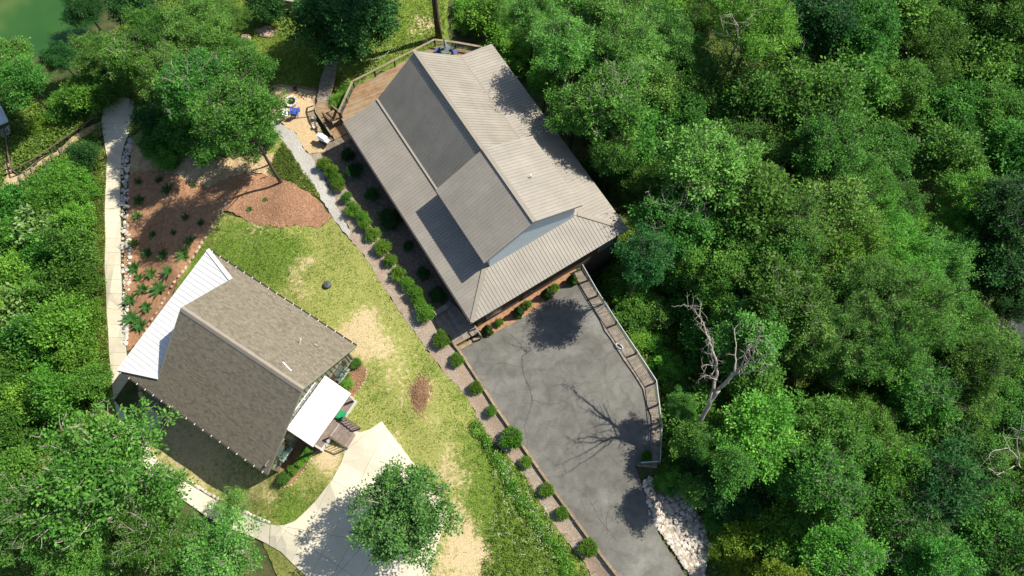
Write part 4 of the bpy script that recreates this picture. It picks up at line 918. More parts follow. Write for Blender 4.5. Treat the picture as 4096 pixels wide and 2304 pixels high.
# ------------------------------------------------------------------ garden furniture and small things
def adirondack(u, v, rz, m_, label):
    p = G(u, v); p.z += .06; r_ = thing('garden_chair', label, 'chair', p, rz, 'slatted lounge chairs by the fire pit')
    for k in range(6): MB().box((0, .28-k*.105, .40-k*.032), (.56, .095, .025), Vector((1,0,0)), Vector((0,math.cos(.3),math.sin(.3)))).build('seat_slat', M[m_], r_)
    for k in range(5): MB().box((-.23+k*.115, -.50, .66), (.10, .025, .85-.05*abs(k-2)), Vector((1,0,0)), Vector((0,math.cos(.42),math.sin(.42)))).build('back_slat', M[m_], r_)
    for sx in (-1, 1):
        MB().box((sx*.36, -.06, .56), (.15, .80, .03)).build('arm', M[m_], r_)
        MB().box((sx*.33, .27, .27), (.04, .11, .55)).build('leg', M[m_], r_)
        MB().box((sx*.33, -.42, .27), (.04, .10, .55)).build('leg', M[m_], r_)
    MB().box((0, -.36, .50), (.7, .05, .05)).build('back_brace', M[m_], r_)
adirondack(1139, 462, R(6), 'plastic_white', 'white slatted garden chair left of the blue one by fire pit')
adirondack(1185, 454, R(-6), 'plastic_blue', 'bright blue slatted garden chair facing the stone fire pit')
def fire_pit():
    p = G(1167, 410); p.z += .05; r_ = thing('fire_pit', 'round fire pit ringed with pale stone blocks on gravel terrace', 'fire pit', p); n = 13
    for k in range(n):
        a = 2*math.pi*k/n; d = Vector((math.cos(a), math.sin(a), 0)); t = Vector((-d.y, d.x, 0)); mb = MB()
        mb.prism([d*.40-t*.09, d*.60-t*.135, d*.60+t*.135, d*.40+t*.09], (0,0,.24)); mb.build('stone_block', M['stone_grey'], r_)
    MB().lathe((0,0,.02), [(.40,.0),(.30,.04),(.0,.05)], 20).build('ash_bed', M['ash'], r_)
    rnd = random.Random(2)
    for k in range(7):
        a = rnd.uniform(0, 3.14); d = Vector((math.cos(a), math.sin(a), .1)); c = Vector((rnd.uniform(-.1,.1), rnd.uniform(-.1,.1), .12)); MB().tube([c-d*.25, c+d*.25], .035, 6).build('log', M['ash'], r_)
fire_pit()
def planter(u, v, rad, label, name='planter'):
    p = G(u, v); p.z += .05; r_ = thing(name, label, 'planter', p); MB().lathe((0,0,0), [(rad*.7,0),(rad,.35),(rad*1.05,.36),(rad*.9,.34),(rad*.85,.28)], 14).build('pot', M['shutter'], r_); return r_, p
planter(1183, 361, .2, 'dark pot standing in shade behind the fire pit')
def bucket(u, v, label):
    p = G(u, v); p.z += .05; r_ = thing('bucket', label, 'bucket', p); MB().lathe((0,0,0), [(.14,0),(.19,.36),(.21,.37),(.18,.36),(.13,.03)], 14).build('body', M['plastic_white'], r_)
    MB().tube([(.2*math.cos(t), .05, .36+.2*math.sin(t)) for t in np.linspace(0, math.pi, 9)], .01, 4).build('handle', M['steel'], r_)
bucket(1260, 478, 'white bucket on gravel beside the wooden landing')
def grill():
    p = G(1300, 570); p.z += .05; r_ = thing('grill', 'barbecue grill with pale lid and side shelves below the landing', 'grill', p, R(-35))
    MB().box((0,0,.45), (.75,.5,.7)).build('cabinet', M['plastic_black'], r_)
    prof = [(-.28,.0),(-.28,.14),(-.2,.26),(0,.31),(.2,.26),(.28,.14),(.28,0)]
    MB().prism([(-.37, y, .82+z) for y, z in prof], (.74,0,0)).build('lid', M['plastic_white'], r_)
    MB().tube([(-.3,-.31,1.0),(-.3,-.36,1.0),(.3,-.36,1.0),(.3,-.31,1.0)], .018, 6).build('handle', M['steel'], r_)
    for sx in (-1, 1): MB().box((sx*.56,0,.80), (.36,.46,.04)).build('side_shelf', M['steel'], r_)
    for sx in (-1, 1):
        for sy in (-1, 1): MB().tube([(sx*.34+.03, sy*.22, .07),(sx*.34-.03, sy*.22, .07)], .07, 10).build('wheel', M['plastic_black'], r_)
grill()
def tools():
    p = G(1262, 512); p.z += .06; r_ = thing('hose_reel', 'small pale hose reel lying beside the landing', 'hose reel', p, R(30))
    MB().tube([(-.16,0,.2),(.16,0,.2)], .14, 12).build('drum', M['plastic_white'], r_)
    for sx in (-1, 1): MB().box((sx*.18,0,.18), (.03,.36,.36)).build('side_frame', M['plastic_white'], r_)
tools()
def bin_():
    p = G(1372, 1668); r_ = thing('wheeled_bin', 'bright green wheeled trash bin beside the porch steps', 'bin', p, SA+R(8))
    mb = MB(); a, b = .26, .33
    mb.add([(-a,-a,.05),(a,-a,.05),(a,a,.05),(-a,a,.05),(-b,-b,.98),(b,-b,.98),(b,b,.98),(-b,b,.98)], [(3,2,1,0),(4,5,6,7),(0,1,5,4),(1,2,6,5),(2,3,7,6),(3,0,4,7)]); mb.build('body', M['plastic_green'], r_)
    l_ = MB(); l_.prism([(-.36,-.37,1.0),(.40,-.33,1.0),(.42,0,1.0),(.40,.33,1.0),(-.36,.37,1.0)], (0,0,.035)); l_.prism([(-.27,-.28,1.035),(.27,-.26,1.035),(.27,.26,1.035),(-.27,.28,1.035)], (0,0,.04)); l_.build('lid', M['plastic_green'], r_)
    MB().tube([(-.40,-.28,1.0),(-.40,.28,1.0)], .022, 8).build('handle', M['plastic_green'], r_)
    for sy in (-1, 1): MB().tube([(-.30,sy*.24,.12),(-.30,sy*.31,.12)], .12, 12).build('wheel', M['plastic_black'], r_)
bin_()
def riser():
    p = G(1312, 1142); r_ = thing('septic_riser', 'dark domed access cap standing alone in the middle of lawn', 'access cap', p)
    MB().lathe((0,0,0), [(.31,0),(.31,.28),(.34,.28),(.34,.33),(.27,.39),(.12,.43),(.05,.435)], 24).build('dome', M['cap_grey'], r_)
    MB().lathe((0,0,.43), [(.05,0),(.05,.05),(.0,.06)], 8).build('knob', M['plastic_black'], r_)
riser()
def hoop():
    p = P(2477, 1386, .19); r_ = thing('hose_coil', 'oval coil of pale hose lying on the boardwalk', 'hose', p, R(-35))
    for k in range(3): MB().tube([((.36-.03*k)*math.cos(t), (.18-.02*k)*math.sin(t), .03+.03*k) for t in np.linspace(0, 2*math.pi, 25)], .026, 6).build('loop', M['boat_roof'], r_)
hoop()
def patio():
    zd = .42; c = P(1784, 212, zd); r_ = thing('patio_umbrella', 'closed black and white patterned umbrella on the deck by roof edge', 'umbrella', c)
    MB().tube([(0,0,0),(0,0,2.3)], .025, 8).build('pole', M['plastic_black'], r_)
    MB().lathe((0,0,.95), [(.10,0),(.15,.1),(.13,.6),(.09,1.1),(.03,1.42)], 10).build('canopy', M['cloth_mottled'], r_)
    MB().lathe((0,0,0), [(.25,0),(.25,.06),(.06,.1)], 16).build('base', M['plastic_black'], r_)
    t_ = thing('patio_table', 'round glass patio table around the closed umbrella', 'table', c+Vector((0,-.05,0)))
    MB().lathe((0,0,.70), [(.0,0),(.55,0),(.55,.02),(.5,.025)], 24).build('tabletop', M['glass_dark'], t_)
    for k in range(4): MB().tube([(.42*math.cos(k*1.57+.8), .42*math.sin(k*1.57+.8), 0), (.36*math.cos(k*1.57+.8), .36*math.sin(k*1.57+.8), .70)], .018, 6).build('leg', M['plastic_black'], t_)
    for (u, v, lab, a) in ((1750, 214, 'blue backed patio chair left of the closed umbrella', 60), (1819, 218, 'navy backed patio chair right of the closed umbrella', -60)):
        k = thing('patio_chair', lab, 'chair', P(u, v, zd), R(a))
        MB().box((0,0,.42), (.5,.5,.05)).build('seat', M['cloth_blue'], k)
        MB().box((0,-.24,.72), (.5,.05,.6)).build('backrest', M['cloth_blue'], k)
        for sx in (-1, 1):
            for sy in (-1, 1): MB().box((sx*.22,sy*.22,.2), (.04,.04,.4)).build('leg', M['plastic_black'], k)
patio()
def light_pole(u, v, ang, label, end):
    p = P(u, v, .45); r_ = thing('string_light_pole', label, 'light pole', p)
    MB().tube([(0,0,0),(0,0,2.6)], .03, 8).build('pole', M['rail_wood'], r_)
    e = Vector(end)-p; pts = [Vector((0,0,2.55)).lerp(e, t)-Vector((0,0,.9*4*t*(1-t)*.35)) for t in np.linspace(0, 1, 13)]
    MB().tube(pts, .012, 4).build('wire', M['plastic_black'], r_)
    for q in pts[1:-1]:
        b_ = MB(); b_.lathe(q-Vector((0,0,.13)), [(.0,0),(.04,.03),(.045,.06),(.015,.12)], 8); b_.build('bulb', M['trim_white'], r_)
light_pole(1497, 300, 0, 'thin wooden pole with string lights at the deck rail middle', P(1560, 200, 1.6))
light_pole(1661, 214, 0, 'thin wooden pole at the deck rail near its top corner', P(1560, 200, 1.6))
def brush_pile():
    p = G(1682, 1578); r_ = thing('brush_pile', 'heap of dry brown pine needles and twigs on the lawn', 'brush pile', p); rnd = random.Random(5)
    for part in range(3):
        mb = MB()
        for k in range(260):
            x, y = rnd.gauss(0,.42), rnd.gauss(0,.75); z = max(.02, .38*math.exp(-(x*x/.3+y*y/.8)))*rnd.uniform(.3,1.05)
            a = rnd.uniform(0,6.28); d = Vector((math.cos(a), math.sin(a), rnd.uniform(-.2,.3)))*rnd.uniform(.1,.28); c = Vector((x,y,z+.03)); mb.beam(c-d, c+d, .018, .018)
        o = mb.build('twigs', M[('brush','straw_mulch','mulch')[part]], r_); o['kind'] = 'stuff'
brush_pile()
# ------------------------------------------------------------------ foliage
def unit(a): return a/np.maximum(np.linalg.norm(a, axis=1, keepdims=True), 1e-9)
def leaf_mesh(name, C, A, N, S, tint, mat_, aspect=.55, fold=.12):
    A = unit(A); B = unit(np.cross(N, A)); N2 = np.cross(A, B); s = S[:, None]
    v = np.empty((len(C), 4, 3)); v[:, 0] = C-A*s*.5; v[:, 2] = C+A*s*.5
    v[:, 1] = C+B*s*aspect*.5+N2*s*fold; v[:, 3] = C-B*s*aspect*.5+N2*s*fold
    n = len(C); me = bpy.data.meshes.new(name); me.vertices.add(4*n); me.vertices.foreach_set('co', v.reshape(-1).astype(np.float32))
    me.loops.add(4*n); me.loops.foreach_set('vertex_index', np.arange(4*n, dtype=np.int32)); me.polygons.add(n)
    me.polygons.foreach_set('loop_start', np.arange(0, 4*n, 4, dtype=np.int32)); me.update(calc_edges=True)
    a = me.attributes.new('tint', 'FLOAT', 'FACE'); a.data.foreach_set('value', np.clip(tint, 0, 1).astype(np.float32)); me.materials.append(mat_)
    return me
def crown_leaves(rs, lobes, sprigs, per, leaf, spread=.9, up=.55, squash=.78, under=-.4, sphere_rej=.6, axis=None, stretch=.55):
    C, A, N, S, T = [], [], [], [], []
    LC = np.array([l[:3] for l in lobes]); LR = np.array([l[3] for l in lobes])
    for i, l in enumerate(lobes):
        c, r = LC[i], LR[i]; n = int(sprigs*(r/np.mean(LR))**2)
        d = unit(rs.normal(size=(n*3, 3))); d = d[d[:, 2] > under][:n]
        ax = c-np.array([0, 0, axis if axis is not None else c[2]]); ax = ax/(np.linalg.norm(ax)+1e-6); ax = ax+rs.normal(size=3)*.25
        o = d*r*rs.uniform(.5, 1.14, (len(d), 1)); o = o*np.array([.9, .9, squash])+np.outer(o @ ax, ax)*stretch
        p = c+o; keep = np.ones(len(p), bool)
        for j in range(len(lobes)):
            if j != i: keep &= np.linalg.norm((p-LC[j])/np.array([1, 1, squash]), axis=1) > LR[j]*sphere_rej
        # ragged: drop whole directions so that holes and fingers appear
        k3 = rs.normal(size=(3, 3))*2.2/r; keep &= (np.sin(p @ k3[0])+np.sin(p @ k3[1]+1)+np.sin(p @ k3[2]+2)) > -1.05
        p, d = p[keep], d[keep]
        if not len(p): continue
        lt = rs.uniform(-.2, .2)
        pp = np.repeat(p, per, 0); dd_ = np.repeat(d, per, 0); st = np.repeat(rs.uniform(-.2, .2, len(p)), per)
        off = rs.normal(size=pp.shape)*leaf*spread*np.array([1, 1, .55])
        C.append(pp+off); A.append(unit(off+dd_*leaf*.6+rs.normal(size=pp.shape)*leaf*.3))
        N.append(unit(np.array([0, 0, up])+dd_*.45+rs.normal(size=pp.shape)*.5)); S.append(leaf*rs.uniform(.65, 1.3, len(pp)))
        T.append(.5+lt+st+rs.normal(size=len(pp))*.14)
    return [np.concatenate(q) for q in (C, A, N, S, T)]
TREES = {}
def make_tree(key, seed, Rr, H, nl, lr, sprigs, per, leaf, flat=.62, bark='bark', zc=.66, twigs=0, aspect=.55, trunk_r=.2, fill=.35, up=.55, wisp=.55, strt=.55):
    rs = np.random.RandomState(seed); rnd = random.Random(seed); lobes = []
    cz = H*zc; rz = H*(1-zc)*.95
    for k in range(nl):
        f = (k+.5)/nl; ph = k*2.39996+rnd.uniform(-.35, .35); el = math.asin(min(1, max(-1, 1-1.42*f+rnd.uniform(-.08, .08))))
        q = rnd.uniform(.62, 1.14) if rnd.random() > fill*.5 else rnd.uniform(.3, .6)
        lobes.append((Rr*.74*q*math.cos(el)*math.cos(ph), Rr*.74*q*math.cos(el)*math.sin(ph), cz+rz*.72*q*math.sin(el), Rr*lr*rnd.uniform(.5, 1.35)))
    for k in range(int(nl*wisp)):        # small outlying sprays that break the outline
        ph = rnd.uniform(0, 6.28); el = rnd.uniform(-.25, 1.2); q = rnd.uniform(.95, 1.28)
        lobes.append((Rr*.8*q*math.cos(el)*math.cos(ph), Rr*.8*q*math.cos(el)*math.sin(ph), cz+rz*.8*q*math.sin(el), Rr*lr*rnd.uniform(.3, .5)))
    C, A, N, S, T = crown_leaves(rs, lobes, sprigs, per, leaf, up=up, axis=cz-rz*.6, stretch=strt)
    crown = leaf_mesh('crown', C, A, N, S, T, M['oak_leaf'], aspect)
    tr = MB(); lean = Vector((rnd.uniform(-.3, .3), rnd.uniform(-.3, .3), 0))
    path = [Vector((0, 0, -.6))]+[lean*(t*t)*1.2+Vector((rnd.uniform(-.08, .08), rnd.uniform(-.08, .08), H*.78*t)) for t in (.15, .35, .55, .75, 1.)]
    tr.tube(path, [trunk_r*1.35, trunk_r*1.05, trunk_r*.9, trunk_r*.72, trunk_r*.45, trunk_r*.15], 8)
    for i, l in enumerate(lobes):
        b = path[3].lerp(path[4], rnd.random()) if l[2] > H*.6 else path[2].lerp(path[3], rnd.random())
        e = Vector(l[:3]); mid = b.lerp(e, .5)+Vector((rnd.uniform(-.3, .3), rnd.uniform(-.3, .3), rnd.uniform(-.1, .5)))
        tr.tube([b, mid, e], [trunk_r*.34, trunk_r*.2, trunk_r*.07], 5, cap=False)
        for k in range(3):
            d = Vector((rnd.gauss(0,1), rnd.gauss(0,1), abs(rnd.gauss(0,.8)))).normalized()
            tr.tube([e, e+d*l[3]*.55, e+(d+Vector((rnd.uniform(-.3,.3), rnd.uniform(-.3,.3), .2)))*l[3]*.95], [trunk_r*.09, trunk_r*.06, trunk_r*.02], 4, cap=False)
    for k in range(twigs):
        l = lobes[rnd.randrange(len(lobes))]; e = Vector(l[:3]); d = Vector((rnd.gauss(0,1), rnd.gauss(0,1), abs(rnd.gauss(0,.9))+.2)).normalized(); p = e; rr = trunk_r*.15
        pts = [p]
        for s_ in range(4): d = (d+Vector((rnd.uniform(-.5,.5), rnd.uniform(-.5,.5), rnd.uniform(-.25,.4)))).normalized(); p = p+d*l[3]*.36; pts.append(p)
        tr.tube(pts, [rr, rr*.85, rr*.65, rr*.45, rr*.2], 5, cap=False)
        q = pts[3]; d2 = (d+Vector((rnd.uniform(-.9,.9), rnd.uniform(-.9,.9), 0))).normalized(); tr.tube([q, q+d2*l[3]*.4], [rr*.45, rr*.12], 4, cap=False)
    trunk = tr.mesh('trunk', M[bark], True)
    TREES[key] = dict(crown=crown, trunk=trunk, R=Rr, zc=cz)
make_tree('oakA', 1, 5.0, 15, 40, .30, 46, 9, .35, bark='pale_bark', twigs=8)
make_tree('oakB', 2, 5.0, 16, 36, .32, 46, 8, .42, twigs=10)
make_tree('oakC', 3, 5.0, 14, 56, .25, 42, 10, .27, fill=.6)
make_tree('oakD', 4, 5.0, 17, 42, .29, 50, 9, .31)
make_tree('oakE', 5, 5.0, 15, 30, .34, 46, 7, .50)
make_tree('fineA', 6, 5.0, 16, 60, .25, 44, 11, .24, aspect=.45)
make_tree('fineB', 7, 5.0, 15, 48, .28, 52, 11, .24, aspect=.45)
make_tree('tall', 8, 4.0, 18, 44, .29, 46, 9, .29, zc=.6)
make_tree('twiggy', 9, 5.0, 14, 50, .235, 30, 9, .29, bark='pale_bark', twigs=44, fill=.9)
make_tree('twiggyB', 10, 5.0, 14, 40, .26, 32, 9, .29, bark='pale_bark', twigs=34, fill=.7)
make_tree('sparse', 11, 4.5, 11, 26, .24, 26, 8, .26, bark='pale_bark', twigs=40, fill=.9)
make_tree('lone', 12, 4.0, 9.5, 40, .25, 34, 8, .25, zc=.62, bark='pale_bark', twigs=34, wisp=1.2, fill=.7)
make_tree('shrubA', 13, 2.2, 3.4, 26, .34, 34, 8, .22, zc=.5, trunk_r=.06)
make_tree('shrubB', 14, 2.2, 3.0, 34, .29, 30, 8, .19, zc=.45, trunk_r=.06)
make_tree('shrubC', 15, 2.2, 3.8, 20, .38, 34, 8, .25, zc=.5, trunk_r=.06)
make_tree('broad', 16, 2.2, 3.4, 16, .36, 20, 5, .50, zc=.5, trunk_r=.08, aspect=.6, up=.9)
make_tree('vine', 17, 2.2, 2.2, 44, .26, 26, 8, .20, zc=.4, trunk_r=.05)
make_tree('hedgeA', 18, .62, 1.25, 18, .38, 46, 6, .088, zc=.5, trunk_r=.03, wisp=.15, strt=.2)
make_tree('hedgeB', 19, .62, 1.35, 22, .35, 42, 6, .082, zc=.5, trunk_r=.03, wisp=.15, strt=.2)
make_tree('hedgeC', 20, .62, 1.15, 14, .42, 50, 6, .092, zc=.5, trunk_r=.03, wisp=.15, strt=.2)
make_tree('round', 21, .62, 1.0, 40, .26, 30, 6, .085, zc=.5, trunk_r=.03, fill=.1, wisp=0, strt=.1)
make_tree('pine', 22, 2.2, 6, 30, .27, 44, 10, .26, aspect=.16, zc=.55, trunk_r=.1)
def make_juniper(key, seed):
    rs = np.random.RandomState(seed); C, A, N, S, T = [], [], [], [], []
    for k in range(17):
        az = k*2.4+rs.uniform(-.3, .3); el = rs.uniform(.12, .75); L = rs.uniform(.6, 1.0); d = np.array([math.cos(az)*math.cos(el), math.sin(az)*math.cos(el), math.sin(el)]); side = np.array([-math.sin(az), math.cos(az), 0])
        for t in np.linspace(.12, 1, 20):
            for s_ in (-1, 1, 0):
                p = d*L*t; ll = .22*(1.12-t); ax = d*.8+side*s_*.75+rs.normal(size=3)*.16
                C.append(p+ax*ll*.5+np.array([0, 0, .06])); A.append(ax); N.append(np.array([0, 0, 1])+rs.normal(size=3)*.35); S.append(ll+.07); T.append(.3+.4*t+rs.normal()*.12)
    m_ = leaf_mesh('foliage', np.array(C), np.array(A), np.array(N), np.array(S), np.array(T), M['juniper_leaf'], .34)
    tr = MB()
    for k in range(6): tr.tube([(0,0,-.05), (.3*math.cos(k), .3*math.sin(k), .16)], [.03, .01], 5)
    TREES[key] = dict(crown=m_, trunk=tr.mesh('stem', M['bark']), R=.85, zc=.2)
make_juniper('juniperA', 1); make_juniper('juniperB', 2); make_juniper('juniperC', 3)
def make_cone(key, seed, h=1.7, r=.38):
    rs = np.random.RandomState(seed); n = 5200; t = 1-np.sqrt(rs.uniform(0, 1, n)); az = rs.uniform(0, 6.283, n)
    rad = r*(1-t)**.75*(1+.18*np.sin(az*5+t*13))*rs.uniform(.75, 1.05, n); C = np.stack([rad*np.cos(az), rad*np.sin(az), .08+t*h], 1)
    out = np.stack([np.cos(az), np.sin(az), np.full(n, .9)], 1)
    m_ = leaf_mesh('foliage', C, out+rs.normal(size=(n, 3))*.4, out+rs.normal(size=(n, 3))*.7, rs.uniform(.06, .13, n), .5+rs.normal(size=n)*.2, M['cypress_leaf'], .4)
    tr = MB(); tr.tube([(0,0,-.1), (0,0,h*.7)], [.04,.01], 6); TREES[key] = dict(crown=m_, trunk=tr.mesh('stem', M['bark']), R=r, zc=h*.4)
make_cone('coneA', 1); make_cone('coneB', 2)
RND = random.Random(77)
def plant(name, key, p, s, label, cat, group=None, leaf=None, rz=None, sz=1.0, parts=('trunk', 'crown'), lift=0.0):
    t = TREES[key]; r_ = thing(name, label, cat, p, RND.uniform(0, 6.28) if rz is None else rz, group)
    for pn, k in zip(parts, ('trunk', 'crown')):
        o = bpy.data.objects.new(pn, t[k]); o.scale = (s, s, s*sz); link(o, r_)
        if lift: 
            if k == 'crown': o.location.z = lift
            else: o.scale.z = s*(1+lift/(t['zc']*s)); o.scale.x = o.scale.y = s*1.1
        if k == 'crown' and leaf: o.material_slots[0].link = 'OBJECT'; o.material_slots[0].material = M[leaf]
    return r_
def by_crown_at(u, v, rpx, key, hc):
    """same with the crown's middle hc metres above the ground"""
    t = TREES[key]; zg = -6.0
    for _ in range(14): p = P(u, v, zg+hc); zg = .5*zg+.5*Z(p.x, p.y)
    s = rpx*pxm(u, v, zg+hc)/t['R']; p = P(u, v, zg+hc); p.z = Z(p.x, p.y); return p, s, hc-t['zc']*s
def by_crown(u, v, rpx, key, sz=1.0, ks=1.0):
    """base point and scale so that a crown of rpx pixels shows at the pixel"""
    t = TREES[key]; zg = -6.0; s = 1.0
    for _ in range(12):
        z = zg+t['zc']*s*sz; s = rpx/pxm(u, v, z)*0+rpx*pxm(u, v, z)/t['R']; p = P(u, v, zg+t['zc']*s*sz); zg = .5*zg+.5*Z(p.x, p.y)
    p.z = Z(p.x, p.y); return p, s
ORD = ['first','second','third','fourth','fifth','sixth','seventh','eighth','ninth','tenth','eleventh','twelfth','thirteenth','fourteenth','fifteenth','sixteenth','seventeenth','eighteenth']
# clipped hedge row
HEDGE = [(1295,657,27),(1329,683,28),(1342,712,27),(1358,738,27),(1386,789,26),(1414,832,29),(1447,866,29),(1462,898,27),(1487,938,33),(1533,990,33),(1559,1040,31),(1595,1090,29),(1629,1133,32),(1662,1175,31),(1675,1207,28),(1699,1247,41)]
for i, (u, v, r) in enumerate(HEDGE):
    k = ('hedgeA','hedgeB','hedgeC')[i % 3]; p, s = by_crown(u, v, r*RND.uniform(.82,1.02), k, RND.uniform(.85,1.1)); plant('hedge_bush', k, p, s, 'rounded hedge bush on gravel, %s of the row counting from the fire pit' % ORD[i], 'bush', 'clipped hedge bushes in a row', 'hedge_leaf', parts=('stem','foliage'))
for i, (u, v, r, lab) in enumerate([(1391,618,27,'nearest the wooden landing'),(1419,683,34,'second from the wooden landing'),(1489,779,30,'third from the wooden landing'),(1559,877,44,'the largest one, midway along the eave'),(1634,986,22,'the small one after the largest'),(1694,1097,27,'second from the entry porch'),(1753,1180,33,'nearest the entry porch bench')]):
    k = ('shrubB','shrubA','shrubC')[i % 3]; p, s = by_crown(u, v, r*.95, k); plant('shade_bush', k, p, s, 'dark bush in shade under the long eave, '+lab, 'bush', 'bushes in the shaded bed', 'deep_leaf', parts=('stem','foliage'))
for i, (u, v, r, lab) in enumerate([(1765,1356,40,'beside the entry steps'),(1826,1440,31,'second from the entry steps'),(1905,1550,30,'third from the entry steps'),(1966,1643,23,'small, fourth from the entry steps'),(2046,1757,51,'the largest, midway down the drive'),(2105,1850,25,'loose and small, just below the largest'),(2187,1962,33,'third from the bottom edge'),(2250,2052,30,'second from the bottom edge'),(2353,2195,42,'nearest the bottom edge')]):
    k = 'round' if i not in (3, 5) else 'hedgeA'; p, s = by_crown(u, v, r*.9, k); plant('round_shrub', k, p, s, 'round shrub along the asphalt timber edging, '+lab, 'shrub', 'round shrubs beside the drive', 'hedge_leaf', parts=('stem','foliage'))
for i, (u, v, lab) in enumerate([(1946,1312,'nearest the entry steps'),(2067,1240,'second from the entry steps'),(2180,1168,'third from the entry steps'),(2282,1112,'nearest the boardwalk')]):
    p = G(u+6, v+16); plant('cone_evergreen', ('coneA','coneB')[i % 2], p, 1.15, 'narrow upright evergreen against the front wall, '+lab, 'evergreen', 'upright evergreens at the front wall', parts=('stem','foliage'))
for i, (u, v, r, lab) in enumerate([(1995,1291,17,'between the first two evergreens'),(2111,1217,18,'between the middle two evergreens'),(2219,1150,18,'between the last two evergreens')]):
    p, s = by_crown(u, v, r, 'hedgeB'); plant('low_shrub', 'hedgeB', p, s, 'low green shrub in front bed '+lab, 'shrub', 'low shrubs in the front bed', 'hedge_leaf', parts=('stem','foliage'))
for i, (u, v, r, k, lf, lab) in enumerate([(1425,1455,23,'round','oak_leaf','round dark shrub at the far corner of porch gable wall'),(1383,1502,15,'hedgeA','yellow_leaf','small yellow green shrub in the right flower bed'),(1386,1540,26,'hedgeB','bright_leaf','bright green mounded shrub beside white porch roof'),(1230,1812,24,'hedgeC','bright_leaf','bright shrub nearest the porch in left flower bed'),(1203,1846,20,'hedgeA','bright_leaf','bright shrub in the middle of left flower bed'),(1170,1877,23,'hedgeB','bright_leaf','bright shrub third from porch in left flower bed'),(1135,1912,26,'round','oak_leaf','round dark shrub at the lawn corner of shingled house')]):
    p, s = by_crown(u, v, r, k); plant('garden_shrub', k, p, s, lab, 'shrub', 'shrubs in the flower beds', lf, parts=('stem','foliage'))
for bx, C in WB:
    rs = np.random.RandomState(len(C)+len(bpy.data.objects)); C = np.array([list(c) for c in C])
    me = leaf_mesh('plants', C, rs.normal(size=C.shape), rs.normal(size=C.shape)+np.array([0,0,1]), rs.uniform(.1,.2,len(C)), rs.uniform(0,1,len(C)), M['blue_leaf'], .4)
    link(bpy.data.objects.new('plants', me), bx)
JUN = [(555,728,19),(640,722,20),(671,761,24),(776,744,20),(560,805,22),(552,866,24),(745,871,17),(806,893,20),(613,943,24),(696,932,20),(538,976,28),(762,965,26),(593,1015,24),(654,1020,26),(737,1020,30),(541,1075,30),(607,1097,34),(676,1086,34),(558,1112,30),(574,1158,34),(640,1158,32),(524,1202,30),(591,1230,32),(530,1274,38),(563,1302,36),(1000,838,12),(1062,800,10)]
def jl(i, u, v, r):
    if v < 780: a = 'small juniper at the upper edge of mulch slope'
    elif v > 1230: a = 'big juniper at the bottom of mulch slope'
    elif u < 600: a = 'juniper on mulch beside the rock strip'
    elif u > 960: a = 'tiny juniper sprig on pine straw mound'
    elif u > 720: a = 'juniper on mulch near the boulder row'
    else: a = 'juniper in the middle of mulch slope'
    return a
for i, (u, v, r) in enumerate(JUN):
    p = G(u, v); p.z += .05; plant('juniper', ('juniperA','juniperB','juniperC')[i % 3], p, r*pxm(u, v, p.z)*RND.uniform(.8,1.3)/.85, jl(i, u, v, r)+', %s of these going down' % ORD[[j for j in sorted(range(len(JUN)), key=lambda j: JUN[j][1]) if jl(j, *JUN[j]) == jl(i, u, v, r)].index(i)], 'juniper', 'spreading junipers on the mulch slope', parts=('stem','foliage'))
pp, pz = planter(2582, 1830, .34, 'round clipped shrub in a pot at the boardwalk end', 'potted_shrub')
o = bpy.data.objects.new('foliage', TREES['round']['crown']); o.scale = (.75,)*3; o.location = (0,0,.2); link(o, pp); o.material_slots[0].link = 'OBJECT'; o.material_slots[0].material = M['hedge_leaf']
